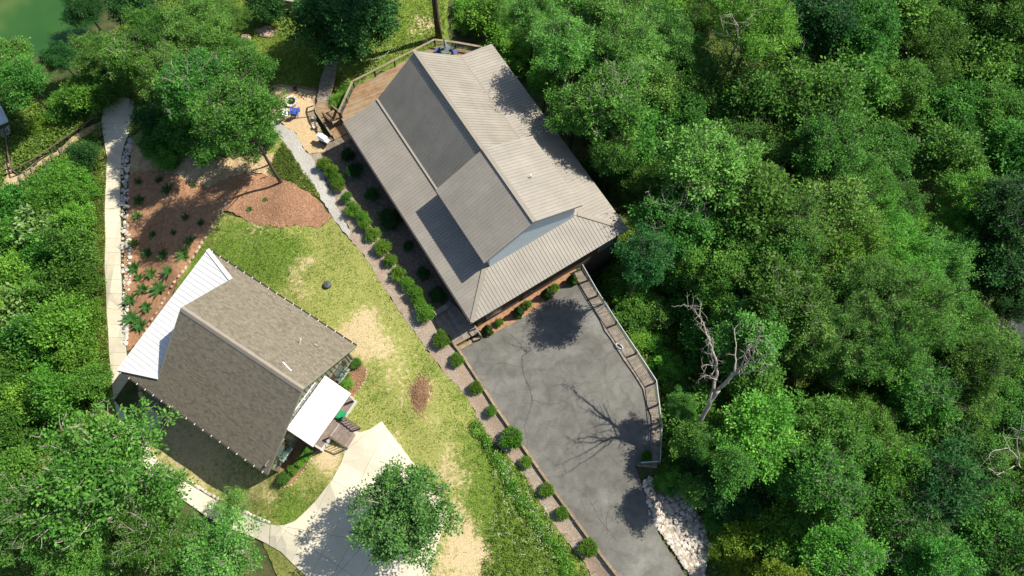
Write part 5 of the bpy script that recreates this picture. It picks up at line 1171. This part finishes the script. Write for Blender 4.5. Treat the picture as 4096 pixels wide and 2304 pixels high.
# ------------------------------------------------------------------ trees (positions in the 2576-wide view)
K = 4096/2576
def tree(x, y, r, key, leaf, label, cat='tree', group=None, sz=1.0, name='tree', hc=None):
    if hc: p, s, lf = by_crown_at(x*K, y*K, r*K, key, hc); plant(name, key, p, s, label, cat, group, leaf, lift=lf)
    else: p, s = by_crown(x*K, y*K, r*K, key, sz); plant(name, key, p, s, label, cat, group, leaf, sz=sz)
SOLO = [
 (870,65,118,'oakD','deep_leaf','tall dark oak standing over the deck between lawn and top edge'),
 (815,30,60,'oakB','oak_leaf','leafy tree filling the top edge left of the tall dark oak'),
 (610,300,108,'oakC','oak_leaf','broad oak overhanging the mulch slope beside the fire pit'),
 (640,352,52,'oakB','oak_leaf','low leafy crown beneath the broad oak at the dirt bank'),
 (500,225,88,'oakA','oak_leaf','dark leafy oak left of the one over the mulch slope'),
 (622,195,62,'oakB','oak_leaf','leafy oak crown above the fire pit chairs'),
 (1010,1290,120,'lone','dull_leaf','lone leafy tree in the lawn overlapping the concrete drive'),
 (270,1190,178,'twiggy','oak_leaf','big spreading tree with pale bare twigs beside shaded lawn'),
 (415,1235,58,'twiggyB','pale_leaf','leafy tree arm reaching over the walk beside shaded lawn'),
 (60,1300,110,'twiggyB','oak_leaf','leafy tree in the lower left corner thicket'),
 (380,1340,95,'twiggyB','oak_leaf','leafy twiggy tree by the bottom edge below the walk'),
 (560,1385,118,'sparse','pale_leaf','thin pale tree with bare limbs over the walk at bottom edge'),
 (590,1270,50,'sparse','pale_leaf','small sparse treetop reaching over the concrete walk'),
 (210,1420,95,'twiggy','oak_leaf','leafy treetop cut by the bottom edge at left'),
 (215,25,52,'pine','deep_leaf','feathery dark tree leaning over the green lake'),
 (30,165,62,'oakA','oak_leaf','tall tree at the left edge beside the lake'),
 (55,212,58,'oakB','oak_leaf','second tree at the left edge below the lake'),
 (150,150,44,'oakC','deep_leaf','small dark tree on the lake shore'),
 (255,140,60,'fineA','pale_leaf','pale leafy tree right of the lake'),
 (500,75,85,'fineB','pale_leaf','airy pale tree left of the bright top lawn'),
 (400,95,75,'fineA','oak_leaf','leafy tree between lake and airy pale tree'),
 (340,150,66,'oakA','oak_leaf','leafy tree above the round walk end'),
 (430,185,72,'oakC','pale_leaf','leafy tree right above the round walk end'),
 (590,150,62,'fineB','pale_leaf','pale leafy treetop beside the flat boulders'),
 (565,55,58,'fineA','pale_leaf','pale tree at the top edge beside bright lawn'),
 (340,20,55,'oakB','deep_leaf','dark tree at top edge near the lake'),
]
SHC = {(640,352): 4.6, (870,65): 5.0, (815,30): 5.0, (610,300): 11.0, (500,225): 9.0, (622,195): 7.0, (270,1190): 10.0, (430,185): 8.0, (340,150): 7.0, (30,165): 6.0, (55,212): 6.0, (60,1300): 8.5, (380,1340): 8.0, (400,95): 7.0, (500,75): 7.0}
for a in SOLO: tree(*a, hc=SHC.get(a[:2]))
SHR = [ # thicket shrubs and small trees on the left
 (668,18,45,'shrubA','deep_leaf','dark shrub with round shadow on the bright top lawn'),
 (225,235,52,'shrubA','bright_leaf','bright shrub beside the lake shore'),(285,215,46,'shrubC','oak_leaf','shrub left of the round walk end'),(170,270,40,'shrubB','bright_leaf','bright shrub between lake and trail'),(105,318,26,'vine','yellow_leaf','yellowish low shrub above the trail turn'),
 (398,305,44,'shrubC','deep_leaf','dark bush pressing against the round walk end'),(395,360,38,'shrubA','oak_leaf','bush right of the concrete walk below its round end'),(420,395,34,'shrubB','bright_leaf','bright yellow green bush at the dirt bank'),(470,330,55,'shrubC','oak_leaf','leafy bush under the dark oak'),(530,370,45,'shrubA','oak_leaf','leafy bush above the pale dirt bank'),
 (218,392,34,'shrubC','deep_leaf','dark round bush just below the trail steps'),
 (185,440,38,'shrubA','bright_leaf','bright bush below the trail handrail'),(130,458,36,'vine','oak_leaf','low bush by the sandy trail turn'),(50,520,52,'shrubB','oak_leaf','bush at left edge below the trail turn'),(205,480,38,'vine','bright_leaf','bright bush by the grass strip, upper'),(140,500,46,'shrubA','bright_leaf','bright bush in the upper thicket middle'),
 (105,570,46,'broad','broad_leaf','big leaved pale bush in the left thicket'),(190,560,42,'shrubB','bright_leaf','bright bush right of the big leaved one'),(40,600,46,'shrubA','oak_leaf','bush at the left edge beside the big leaved one'),(195,640,50,'shrubC','oak_leaf','rounded bush by the grass strip, middle'),(120,650,50,'vine','oak_leaf','dense low bush in the thicket middle'),(45,690,52,'shrubB','bright_leaf','bright bush at the left edge, middle'),
 (190,720,54,'shrubA','oak_leaf','large rounded bush beside the grass strip'),(110,740,52,'shrubB','oak_leaf','bush left of the large rounded one'),(40,780,50,'broad','broad_leaf','big leaved bush at the left edge below middle'),(165,820,60,'shrubA','bright_leaf','large bright bush in the lower thicket'),(90,850,55,'shrubC','oak_leaf','dark green bush in the lower thicket'),(215,800,42,'vine','bright_leaf','bright bush by the grass strip, lower'),
 (200,900,50,'shrubB','bright_leaf','bright bush above the big twiggy tree'),(130,920,52,'vine','bright_leaf','low bright bush in the lower thicket'),(40,920,55,'shrubA','oak_leaf','bush at left edge in the lower thicket'),(60,1000,55,'shrubB','bright_leaf','bright bush left of the big twiggy tree'),(150,1000,52,'shrubC','bright_leaf','bright bush touching the big twiggy tree'),(240,965,40,'shrubA','oak_leaf','dark bush beside the walk near the house corner'),(30,1090,60,'shrubB','oak_leaf','bush at left edge beside the big twiggy tree'),(40,1190,55,'shrubC','oak_leaf','bush at left edge low beside the twiggy tree'),
 (1225,45,46,'shrubC','bright_leaf','bright bush right of the tall bare trunk'),(1270,100,42,'shrubA','bright_leaf','bright bush beside the metal roof corner'),(1180,60,32,'vine','bright_leaf','low bush beside the deck corner'),(1180,20,36,'vine','bright_leaf','low bush by the tall bare trunk at top'),(1245,20,40,'pine','pale_leaf','feathery young pine near the deck corner'),(1310,150,44,'shrubB','bright_leaf','bright bush along the roof east edge'),
 (860,262,26,'vine','bright_leaf','low bright bush between deck and landing'),(885,232,20,'vine','bright_leaf','small bright bush under the deck rail corner'),
]
for x, y, r, k, lf, lab in SHR:
    hh = 1.55 if x < 400 and y > 480 else 1.0; p, s = by_crown(x*K, y*K, r*K*1.1, k, hh); plant('shrub' if k != 'pine' else 'young_pine', k, p, s, lab, 'shrub', 'shrubs of the left thicket' if x < 500 else None, lf, sz=hh, parts=('stem','foliage'))
# right-hand forest: x, y, crown radius (2576-wide view), kind, leaf
FOR = [(1340,45,66,'fineA','pale_leaf'),(1418,120,60,'oakB','pale_leaf'),(1455,40,75,'oakA','bright_leaf'),(1545,35,80,'oakC','pale_leaf'),(1640,40,52,'shrubC','bright_leaf'),(1690,30,58,'oakB','bright_leaf'),(1770,40,70,'fineB','oak_leaf'),(1900,70,92,'fineA','bright_leaf'),(1960,130,70,'fineB','oak_leaf'),(2060,50,88,'oakA','deep_leaf'),(2150,110,85,'oakD','oak_leaf'),(2240,45,90,'oakB','oak_leaf'),(2330,130,92,'fineA','oak_leaf'),(2420,50,88,'oakC','deep_leaf'),(2520,70,85,'oakD','deep_leaf'),(2530,190,80,'oakA','deep_leaf'),(2430,180,80,'oakE','oak_leaf'),
 (1374,205,40,'oakE','bright_leaf'),(1447,285,56,'oakB','oak_leaf'),(1480,180,80,'oakD','oak_leaf'),(1570,130,88,'fineA','pale_leaf'),(1660,120,88,'fineB','pale_leaf'),(1720,210,92,'fineA','pale_leaf'),(1630,240,88,'oakC','pale_leaf'),(1540,270,85,'oakA','oak_leaf'),(1800,300,92,'oakC','pale_leaf'),(1900,260,75,'oakE','oak_leaf'),(1950,330,88,'fineB','pale_leaf'),(2040,270,92,'oakB','oak_leaf'),(2130,220,80,'oakE','deep_leaf'),(2230,250,80,'oakD','deep_leaf'),(2400,290,80,'oakA','oak_leaf'),(2500,300,80,'oakC','deep_leaf'),(2545,400,70,'oakE','oak_leaf'),
 (1543,370,55,'oakD','oak_leaf'),(1590,360,78,'oakB','oak_leaf'),(1680,340,88,'oakD','oak_leaf'),(1770,430,88,'oakB','pale_leaf'),(1880,400,88,'fineA','pale_leaf'),(1970,450,85,'oakD','oak_leaf'),(2070,390,88,'oakC','oak_leaf'),(2130,470,88,'fineB','oak_leaf'),(2220,400,70,'oakA','deep_leaf'),(2380,400,70,'oakE','oak_leaf'),(2470,430,75,'fineB','oak_leaf'),(2440,520,75,'oakD','bright_leaf'),(2540,530,72,'oakA','deep_leaf'),
 (1640,470,66,'fineB','oak_leaf'),(1700,600,60,'oakE','oak_leaf'),(1695,550,84,'oakA','oak_leaf'),(1780,540,95,'oakD','oak_leaf'),(1890,520,88,'oakE','oak_leaf'),(1980,560,88,'fineA','pale_leaf'),(2070,530,80,'oakB','pale_leaf'),(2180,560,85,'fineB','bright_leaf'),(2250,520,60,'oakC','oak_leaf'),(2450,620,80,'fineB','bright_leaf'),(2530,650,75,'oakB','deep_leaf'),
 (1715,670,62,'oakB','oak_leaf'),(1810,650,95,'oakC','oak_leaf'),(1920,650,92,'oakD','oak_leaf'),(2030,650,92,'fineB','pale_leaf'),(2130,640,92,'fineA','bright_leaf'),(2240,650,92,'fineB','bright_leaf'),(2340,680,88,'fineA','pale_leaf'),(2430,700,75,'oakA','deep_leaf'),(2550,760,55,'oakC','deep_leaf'),
 (1745,775,55,'shrubC','oak_leaf'),(1850,760,95,'fineB','oak_leaf'),(1960,760,95,'oakA','oak_leaf'),(2080,760,95,'fineA','pale_leaf'),(2190,760,95,'fineB','pale_leaf'),(2300,780,95,'fineA','oak_leaf'),(2390,820,85,'fineB','oak_leaf'),
 (1890,860,78,'tall','pale_leaf'),(2000,850,72,'tall','pale_leaf'),(2110,860,88,'fineB','pale_leaf'),(2230,870,92,'fineA','oak_leaf'),(2330,890,88,'fineB','oak_leaf'),(1775,865,58,'shrubC','oak_leaf'),(2430,930,70,'oakD','oak_leaf'),(2520,930,70,'oakB','oak_leaf'),
 (2200,970,60,'oakE','oak_leaf'),(2300,990,80,'oakA','oak_leaf'),(2400,1020,85,'fineB','oak_leaf'),(2490,1040,80,'oakD','oak_leaf'),(1900,970,60,'oakE','oak_leaf'),(2560,1080,60,'oakA','oak_leaf'),
 (1770,1060,72,'shrubC','oak_leaf'),(1900,1090,80,'oakB','bright_leaf'),(1838,1180,46,'oakE','oak_leaf'),(1960,1140,85,'oakC','oak_leaf'),(2060,1110,88,'oakD','oak_leaf'),(2170,1090,85,'fineB','oak_leaf'),(2270,1090,85,'oakB','oak_leaf'),(2370,1120,80,'oakE','deep_leaf'),(2460,1150,75,'oakC','oak_leaf'),
 (1765,1175,50,'shrubA','deep_leaf'),(1850,1220,75,'oakA','deep_leaf'),(1960,1230,88,'oakD','deep_leaf'),(2060,1220,85,'oakA','oak_leaf'),(2170,1200,88,'oakC','oak_leaf'),(2270,1210,75,'oakD','bright_leaf'),(2370,1220,75,'oakB','deep_leaf'),(2460,1260,80,'oakA','oak_leaf'),(2550,1240,70,'oakE','oak_leaf'),
 (1835,1275,52,'shrubB','deep_leaf'),(1845,1375,45,'shrubB','yellow_leaf'),(1880,1340,55,'shrubA','yellow_leaf'),(1880,1435,48,'shrubC','yellow_leaf'),(1930,1420,52,'shrubB','yellow_leaf'),(1980,1330,80,'oakB','bright_leaf'),(2080,1320,88,'oakC','oak_leaf'),(2180,1310,85,'oakD','oak_leaf'),(2280,1310,80,'oakA','oak_leaf'),(2380,1330,80,'oakC','oak_leaf'),(2480,1360,80,'oakB','oak_leaf'),(2010,1430,80,'oakE','oak_leaf'),(2120,1430,88,'oakA','bright_leaf'),(2240,1420,85,'oakC','oak_leaf'),(2350,1430,85,'oakD','oak_leaf'),(2470,1450,85,'oakB','oak_leaf'),(2570,1400,70,'oakC','oak_leaf'),(1960,1490,60,'oakB','yellow_leaf'),(2560,1480,80,'oakA','oak_leaf')]
tone = {'pale_leaf': 'pale green', 'bright_leaf': 'bright green', 'oak_leaf': 'green', 'deep_leaf': 'dark green', 'yellow_leaf': 'yellow green'}
def zone(x, y):
    if x < 1700 and y < 700: return 'close behind the east edge of metal roof'
    if y < 480: return 'in the upper right forest' if x > 2100 else 'in the upper middle forest'
    if y > 1000: return 'in the lower right forest' if x > 2200 else 'in the forest beside rock bank and boardwalk'
    return 'in the right hand forest, middle height' if x > 2100 else 'in the forest between metal roof house and bare dead tree'
FR = random.Random(8)
HC = {(1716,1025): 6.0, (1738,1102): 6.0, (1810,650): 7, (1780,540): 9, (1850,760): 5.5, (1920,650): 9.5, (1775,1120): 6.5, (1695,550): 12.0, (1624,652): 11.5, (1447,285): 11.0, (1543,370): 11.5, (1838,1180): 9.0, (1740,770): 5, (1695,775): 4, (1890,860): 7, (2000,850): 9, (1900,970): 7, (1900,1090): 8, (1960,1140): 8, (1850,1220): 3, (1715,670): 4.5, (1700,600): 5.5, (1980,1330): 4.5, (1960,1230): 5, (2010,1430): 4.5}
FOR += [(1716,1025,36,'oakC','oak_leaf'),(1738,1102,40,'oakE','oak_leaf'),(1775,1120,46,'oakC','oak_leaf'),(1624,652,56,'oakB','deep_leaf')]
OR2 = ORD+['nineteenth','twentieth']
tiers = {}
for e in FOR: tiers.setdefault(min(int(max(e[1], 0)/112), 12), []).append((e[0], e[1]))
TN = ['topmost']+OR2[1:12]+['bottom']
def where(x, y):
    t = min(int(max(y, 0)/112), 12); k = sorted(tiers[t], reverse=True).index((x, y))
    return 'in %s tier from the top, %s from right edge' % (TN[t], OR2[k]) if t not in (0, 12) else 'in the %s tier, %s from right edge' % (TN[t], OR2[k])
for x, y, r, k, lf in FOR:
    if x > 2090 and y < 480 and lf != 'bright_leaf': lf = 'deep_leaf' if (x*7+y) % 5 else 'oak_leaf'  # darker leaf colour stands in for shade among the low upper-right trees
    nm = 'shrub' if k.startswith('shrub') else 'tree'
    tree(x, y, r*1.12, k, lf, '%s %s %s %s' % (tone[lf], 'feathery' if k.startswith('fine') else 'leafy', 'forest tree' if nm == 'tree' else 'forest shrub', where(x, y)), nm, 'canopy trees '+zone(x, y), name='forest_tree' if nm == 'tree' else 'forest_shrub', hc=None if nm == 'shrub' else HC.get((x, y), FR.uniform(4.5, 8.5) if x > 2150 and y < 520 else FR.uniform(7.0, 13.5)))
UND = [(1560,650),(1555,720),(1600,760),(1660,790),(1590,800),(1640,860),(1680,930),(1700,1000),(1690,1080),(1700,1140),(1680,1200),(1760,1235),(1810,1300),(1830,1330),(1600,850),(1570,700),(1530,690),(2110,960),(2080,1000),(2160,1020),(2340,620),(2300,560),(2380,600),(1520,470),(1480,440)]
for i, (x, y) in enumerate(UND):
    k = ('shrubA','vine','shrubB','shrubC')[i % 4]; p, s = by_crown(x*K, y*K, (34+(i*7) % 16)*K, k)
    plant('forest_shrub', k, p, s, ('low understory bush right of the boardwalk, %s going down' % OR2[sorted(e[1] for e in UND if 1500 < e[0] < 1800).index(y)]) if 1500 < x < 1800 else 'low understory bush in a forest gap, %s from right edge' % OR2[sorted((e[0] for e in UND if not 1500 < e[0] < 1800), reverse=True).index(x)], 'shrub', 'understory bushes by the boardwalk' if 1500 < x < 1800 else 'understory bushes in forest gaps', ('oak_leaf','bright_leaf','bright_leaf','pale_leaf')[(i*5) % 4], parts=('stem','foliage'))
# tall bare trunk at the top, its crown above the picture
def bare_trunk():
    p = G(1755, 152); r_ = thing('tall_tree', 'tall tree whose bare brown trunk rises past the deck corner', 'tree', p)
    pts = [Vector((0,0,-.5)), Vector((.05,.02,3)), Vector((.15,.05,8)), Vector((.2,.2,15)), Vector((.2,.3,22))]
    MB().tube(pts, [.36,.30,.27,.2,.08], 10).build('trunk', M['bark'], r_, True)
    o = bpy.data.objects.new('crown', TREES['fineA']['crown']); o.location = (0,.3,11.0); o.scale = (.75,.75,.85); link(o, r_)
bare_trunk()
# ------------------------------------------------------------------ dead trees, limb by limb
def limb(mb, pts, r0, r1, rnd, n=7, twig=.0):
    P_ = []; 
    for i in range(len(pts)-1):
        for t in np.linspace(0, 1, 5)[:-1]: P_.append(pts[i].lerp(pts[i+1], t)+Vector((rnd.uniform(-1,1), rnd.uniform(-1,1), rnd.uniform(-1,1)))*.06)
    P_.append(pts[-1]); k = len(P_); mb.tube(P_, [r0+(r1-r0)*i/(k-1) for i in range(k)], n)
    if twig:
        for i in range(2, k):
            d = Vector((rnd.gauss(0,1), rnd.gauss(0,1), rnd.gauss(0,.6)+.4)).normalized(); L = twig*rnd.uniform(.4,1.1); q = P_[i]; rr = max(.016, (r0+(r1-r0)*i/(k-1))*.34)
            e = q+d*L; e2 = e+(d+Vector((rnd.uniform(-.7,.7), rnd.uniform(-.7,.7), rnd.uniform(-.2,.5)))).normalized()*L*.6
            mb.tube([q, e, e2], [rr, rr*.6, rr*.25], 5, cap=False)
            for _ in range(2):
                d3 = (d+Vector((rnd.uniform(-1,1), rnd.uniform(-1,1), rnd.uniform(-.5,.5)))).normalized(); mb.tube([e, e+d3*L*.5], [rr*.4, rr*.12], 4, cap=False)
DT = .43
def dead(label, base, limbs, seed, r0=.32, mat_='dead_bark', twig=.9):
    b = G(*base) if len(base) == 2 else P(*base); b.z = Z(b.x, b.y); r_ = thing('dead_tree', label, 'dead tree', b); rnd = random.Random(seed)
    for i, (px, ra, rb) in enumerate(limbs):
        mb = MB(); pts = [P(*q)-b for q in px]
        limb(mb, pts, ra*DT, rb*DT, rnd, twig=twig if i else 0); mb.build('trunk' if i == 0 else 'limb', M[mat_], r_, True)
dead('large bleached dead tree with forked bare limbs beside the boardwalk', (2725,1755,-5), [
  ([(2725,1755,-6),(2760,1722,0),(2795,1690,4.5),(2845,1600,7),(2875,1560,8)], .48, .36),
  ([(2845,1600,7),(2868,1500,8.5),(2862,1440,9.3),(2840,1370,10),(2822,1320,10.5)], .30, .13),
  ([(2822,1320,10.5),(2812,1290,10.8),(2800,1272,11),(2804,1210,11.5)], .13, .05),
  ([(2800,1272,11),(2778,1235,11.1),(2750,1222,11.2),(2715,1222,11.2)], .08, .03),
  ([(2866,1480,8.7),(2832,1400,9.8),(2838,1345,10.6)], .13, .05),
  ([(2868,1470,8.9),(2850,1390,10.2),(2848,1350,10.8)], .11, .05),
  ([(2875,1560,8),(2935,1495,10),(2975,1462,11.5),(3010,1425,13)], .34, .13),
  ([(2940,1490,10),(2945,1400,10.6),(2938,1315,11.2)], .15, .06),
  ([(2960,1475,11),(2985,1400,13),(3012,1362,14.5),(3040,1345,15)], .13, .05),
  ([(3010,1425,13),(3025,1370,14.8),(3052,1305,16)], .11, .04),
  ([(2945,1495,10.3),(3030,1480,14),(3090,1462,17)], .11, .03),
  ([(2950,1480,10.8),(3040,1435,14.5),(3095,1390,17.5)], .12, .03),
  ([(2865,1520,8.2),(2825,1500,8.8),(2800,1505,9)], .08, .03),
  ([(2868,1460,9),(2830,1460,9.3),(2805,1468,9.4)], .08, .03)], 5, twig=.7)
dead('bare dead tree with fine grey twigs in the upper middle forest', (2890,300,-9), [
  ([(2880,330,-9),(2905,285,-3),(2930,210,3),(2955,160,6)], .32, .16),
  ([(2955,160,6),(2950,100,8),(2925,55,10)], .14, .05),([(2955,160,6),(2990,90,8.5),(3020,40,10.5)], .13, .05),([(2930,210,3),(2990,190,5),(3060,170,6.5)], .11, .04),([(2920,240,1.5),(2895,160,5),(2885,70,8.5)], .10, .04),([(2915,262,0),(2990,250,1.5),(3050,235,3)], .09, .03),([(2940,190,4),(2905,120,6.5)], .08, .03),([(2905,285,-2),(2960,315,-1),(3050,300,0)], .08, .03)], 6, mat_='pale_bark', twig=1.1)
dead('bare grey dead limbs at the right edge above the lower forest', (4080,1980,-9), [
  ([(4090,1990,-9),(4080,1900,-2),(4075,1840,1)], .28, .18),([(4075,1840,1),(4030,1780,4),(4010,1740,6)], .12, .05),([(4075,1840,1),(4070,1760,4.5),(4085,1700,6.5)], .12, .05),([(4060,1860,0),(3990,1900,1.5),(3950,1870,3)], .10, .04),([(4040,1790,3),(3970,1800,4),(3945,1840,4.5)], .08, .03)], 7, mat_='pale_bark', twig=1.0)
dead('leaning bare trunk among shrubs left of the bright top lawn', (740,165,-6), [
  ([(750,170,-6.2),(735,130,-3.5),(715,75,-1),(700,30,1)], .16, .06),([(700,30,1),(665,45,1.5)], .05,.02),([(703,38,.8),(740,20,1.5)], .05,.02),([(730,118,-3),(775,115,-2)], .05,.02)], 8, mat_='pale_bark', twig=.5)
# ------------------------------------------------------------------ weeds, flowers, grass (uncountable)
NOGO = [[(p.x, p.y) for p in px_poly(q_)] for q_ in ([(412,480),(398,515),(350,548),(280,598),(230,632),(170,672),(120,708),(95,735),(100,755),(80,778),(45,780),(8,760),(8,730),(22,705),(14,650),(48,630),(60,685),(75,690),(120,658),(200,605),(280,550),(340,505),(385,485)],
  WL[:16]+WR[:12][::-1], [(457,1601)]+WL[16:]+WR[13:][::-1], [(520,690),(640,675),(720,705),(840,745),(920,700),(1012,688),(872,850),(660,1237),(512,1405),(498,1100)], [(560,520),(680,580),(830,600),(990,640),(1010,690),(840,748),(520,694)], DRV, ASPH)]
def scatter(px, n, seed, dens=None, nogo=False):
    poly = px_poly(px); pl = [(p.x, p.y) for p in poly]; rs = np.random.RandomState(seed); x0, y0 = np.min(pl, 0); x1, y1 = np.max(pl, 0)
    X = rs.uniform(x0, x1, n*4); Y = rs.uniform(y0, y1, n*4); k = inside(pl, X, Y)
    if nogo:
        for pl_ in NOGO: k &= ~inside(pl_, X, Y)
    if dens is not None: k &= rs.uniform(0, 1, len(X)) < dens(X, Y)
    X, Y = X[k][:n], Y[k][:n]; return np.stack([X, Y, np.array([Z(a, b) for a, b in zip(X, Y)])], 1), rs
def stuff(name, label, cat, me):
    o = link(bpy.data.objects.new(name, me)); o['kind'] = 'stuff'; tag(o, label, cat); return o
WEED = [(1905,1665),(1935,1720),(2000,1790),(2090,1885),(2160,2000),(2250,2140),(2345,2260),(2370,2340),(1920,2340),(1950,2150),(1990,2000),(1960,1880),(1930,1780),(1895,1700)]
def weeds():
    q, rs = scatter(WEED, 560, 51); d = 7; C = np.repeat(q, 16, 0); h = np.repeat(rs.uniform(.08, .42, len(q)), 16); r = np.repeat(rs.uniform(.12, .3, len(q)), 16)
    off = rs.normal(size=C.shape)*r[:, None]*.6; C = C+off; C[:, 2] = C[:, 2]*0+np.repeat(q[:, 2], 16)+.05+h*rs.uniform(.3, 1, len(h))
    me = leaf_mesh('weeds', C, rs.normal(size=C.shape), rs.normal(size=C.shape)*.6+np.array([0,0,1]), rs.uniform(.09, .2, len(C)), np.repeat(rs.uniform(.2, .8, len(q)), 16)+rs.normal(size=len(C))*.12, M['weed_leaf'], .45)
    stuff('weeds', 'rank green weeds along the gravel bed at the bottom', 'weeds', me)
    line = [(1905,1690),(1960,1770),(2010,1850),(2080,1950),(2130,2030),(2200,2130),(2280,2240),(2320,2330),(2260,2330),(2230,2240),(2160,2150),(2100,2060),(2040,1960),(1975,1860),(1920,1770),(1890,1700)]
    q, rs = scatter(line, 330, 52); C = np.repeat(q, 34, 0); h = np.repeat(rs.uniform(.3, .85, len(q)), 34); off = rs.normal(size=C.shape)*.17
    C = C+off; C[:, 2] = np.repeat(q[:, 2], 34)+h*rs.uniform(.2, 1, len(h)); me = leaf_mesh('tall_weeds', C, rs.normal(size=C.shape), rs.normal(size=C.shape)*.6+np.array([0,0,1]), rs.uniform(.10, .2, len(C)), np.repeat(rs.uniform(.2, .8, len(q)), 34)+rs.normal(size=len(C))*.12, M['bright_leaf'], .45)
    stuff('tall_weeds', 'band of taller leafy weeds beside the gravel bed', 'weeds', me)
    fl = gauss([(1990,1870,40,.6),(2040,1870,50,.7),(2060,1980,70,1.),(2100,2080,80,1.),(2080,2140,70,.9),(2150,2020,50,.7),(2190,2120,50,.7),(2240,2200,50,.6),(2180,2240,60,.6),(2020,2070,50,.6),(1960,1800,30,.4)])
    q, rs = scatter(WEED, 130, 53, fl); C = np.repeat(q, 9, 0); C = C+rs.normal(size=C.shape)*.10; C[:, 2] = np.repeat(q[:, 2]+rs.uniform(.35, .6, len(q)), 9)+rs.normal(size=len(C))*.03
    me = leaf_mesh('wildflowers', C, rs.normal(size=C.shape), np.array([0,0,1])+rs.normal(size=C.shape)*.3, rs.uniform(.03, .06, len(C)), rs.uniform(0, 1, len(C)), M['petal'], .9, .0)
    stuff('wildflowers', 'white wildflowers scattered among the weeds', 'wildflowers', me)
weeds()
def litter():
    q, rs = scatter([(u, v) for u, v in ASPH], 520, 71); d = pdist([(p.x, p.y) for p in px_poly(ASPH)], q[:, 0], q[:, 1]); k = rs.uniform(0, 1, len(q)) < np.clip(1.1-d/1.2, .06, 1); q = q[k]; q[:, 2] = .012
    me = leaf_mesh('fallen_leaves', q, rs.normal(size=q.shape)*np.array([1, 1, .1]), np.array([0, 0, 1])+rs.normal(size=q.shape)*.2, rs.uniform(.05, .13, len(q)), rs.uniform(0, 1, len(q)), M['brush'], .6)
    stuff('fallen_leaves', 'brown leaf litter scattered on the asphalt', 'leaf litter', me)
litter()
def grass():
    den = lambda X, Y: np.clip(.35+lush(X, Y)-.9*bare(X, Y), .02, 1)
    q, rs = scatter(LAWN, 26000, 54, den, True); C = np.repeat(q, 2, 0)+rs.normal(size=(len(q)*2, 3))*np.array([.06, .06, 0]); C[:, 2] += .06
    A = rs.normal(size=C.shape)*.7+np.array([0, 0, 1.]); me = leaf_mesh('grass', C, A, rs.normal(size=C.shape)+np.array([0,0,.6]), rs.uniform(.07, .17, len(C)), rs.uniform(.1, .9, len(C)), M['grass_blade'], .28)
    stuff('grass', 'short tufted grass of the sunny lawn', 'grass', me)
    for px, n, sd_, nm, lab, mt in (([(385,640),(418,600),(426,720),(421,870),(424,1131),(431,1280),(445,1480),(440,1600),(400,1500),(385,1300),(370,1100),(372,900),(385,760)], 4000, 55, 'grass', 'narrow grass strip left of the concrete walk', 'grass_blade'),
        ([(860,-60),(1420,-60),(1780,-60),(1780,180),(1560,260),(1430,335),(1360,450),(1310,410),(1262,350),(1105,335),(1000,420),(960,240),(900,150)], 15000, 56, 'tall_grass', 'bright uncut grass on the slope at the top', 'weed_leaf'),
        ([(1070,690),(1130,570),(1160,605),(1207,680),(1259,747),(1285,800),(1240,768),(1130,716)], 2200, 57, 'tall_grass', 'patchy grass between gravel path and pine straw mound', 'grass_blade'),
        ([(100,620),(300,500),(390,450),(400,480),(220,600),(75,690),(60,600)], 3500, 58, 'tall_grass', 'rough grass beside the trail handrail', 'weed_leaf')):
        q, rs = scatter(px, n, sd_, nogo=True); C = np.repeat(q, 2, 0)+rs.normal(size=(len(q)*2, 3))*np.array([.08, .08, 0]); C[:, 2] += .08
        A = rs.normal(size=C.shape)*.7+np.array([0, 0, 1.]); me = leaf_mesh(nm, C, A, rs.normal(size=C.shape)+np.array([0,0,.6]), rs.uniform(.12, .28, len(C)), rs.uniform(.2, .95, len(C)), M[mt], .3)
        stuff(nm, lab, 'grass', me)
    # undergrowth over the forest slope and left thicket
    for px, n, sd_, lab in (([(2330,1060),(2450,1100),(2480,900),(2620,900),(2800,1200),(2900,1600),(2900,2300),(2850,2300),(2800,2000),(2640,1880),(2660,1700),(2640,1530),(2480,1290)], 9000, 61, 'leafy undergrowth covering the slope beside the boardwalk'),
        ([(0,330),(420,330),(410,500),(360,900),(380,1300),(400,1700),(600,2000),(1000,2304),(0,2304)], 16000, 62, 'leafy undergrowth of the left thicket'),
        ([(2000,100),(4096,0),(4096,2304),(2950,2304),(2900,1500),(2700,1000),(2400,600)], 26000, 63, 'leafy undergrowth on the right forest floor'),
        ([(300,250),(640,0),(900,0),(1000,420),(1000,600),(560,600),(440,380)], 7000, 64, 'leafy undergrowth below the oaks above the dirt bank')):
        q, rs = scatter(px, n, sd_, nogo=True); C = np.repeat(q, 6, 0)+rs.normal(size=(len(q)*6, 3))*np.array([.25, .25, 0]); C[:, 2] += rs.uniform(.05, .55, len(C))
        me = leaf_mesh('undergrowth', C, rs.normal(size=C.shape), np.array([0,0,.8])+rs.normal(size=C.shape)*.5, rs.uniform(.14, .3, len(C)), np.repeat(rs.uniform(.1, .9, len(q)), 6), M['weed_leaf'], .5)
        stuff('undergrowth', lab, 'undergrowth', me)
grass()
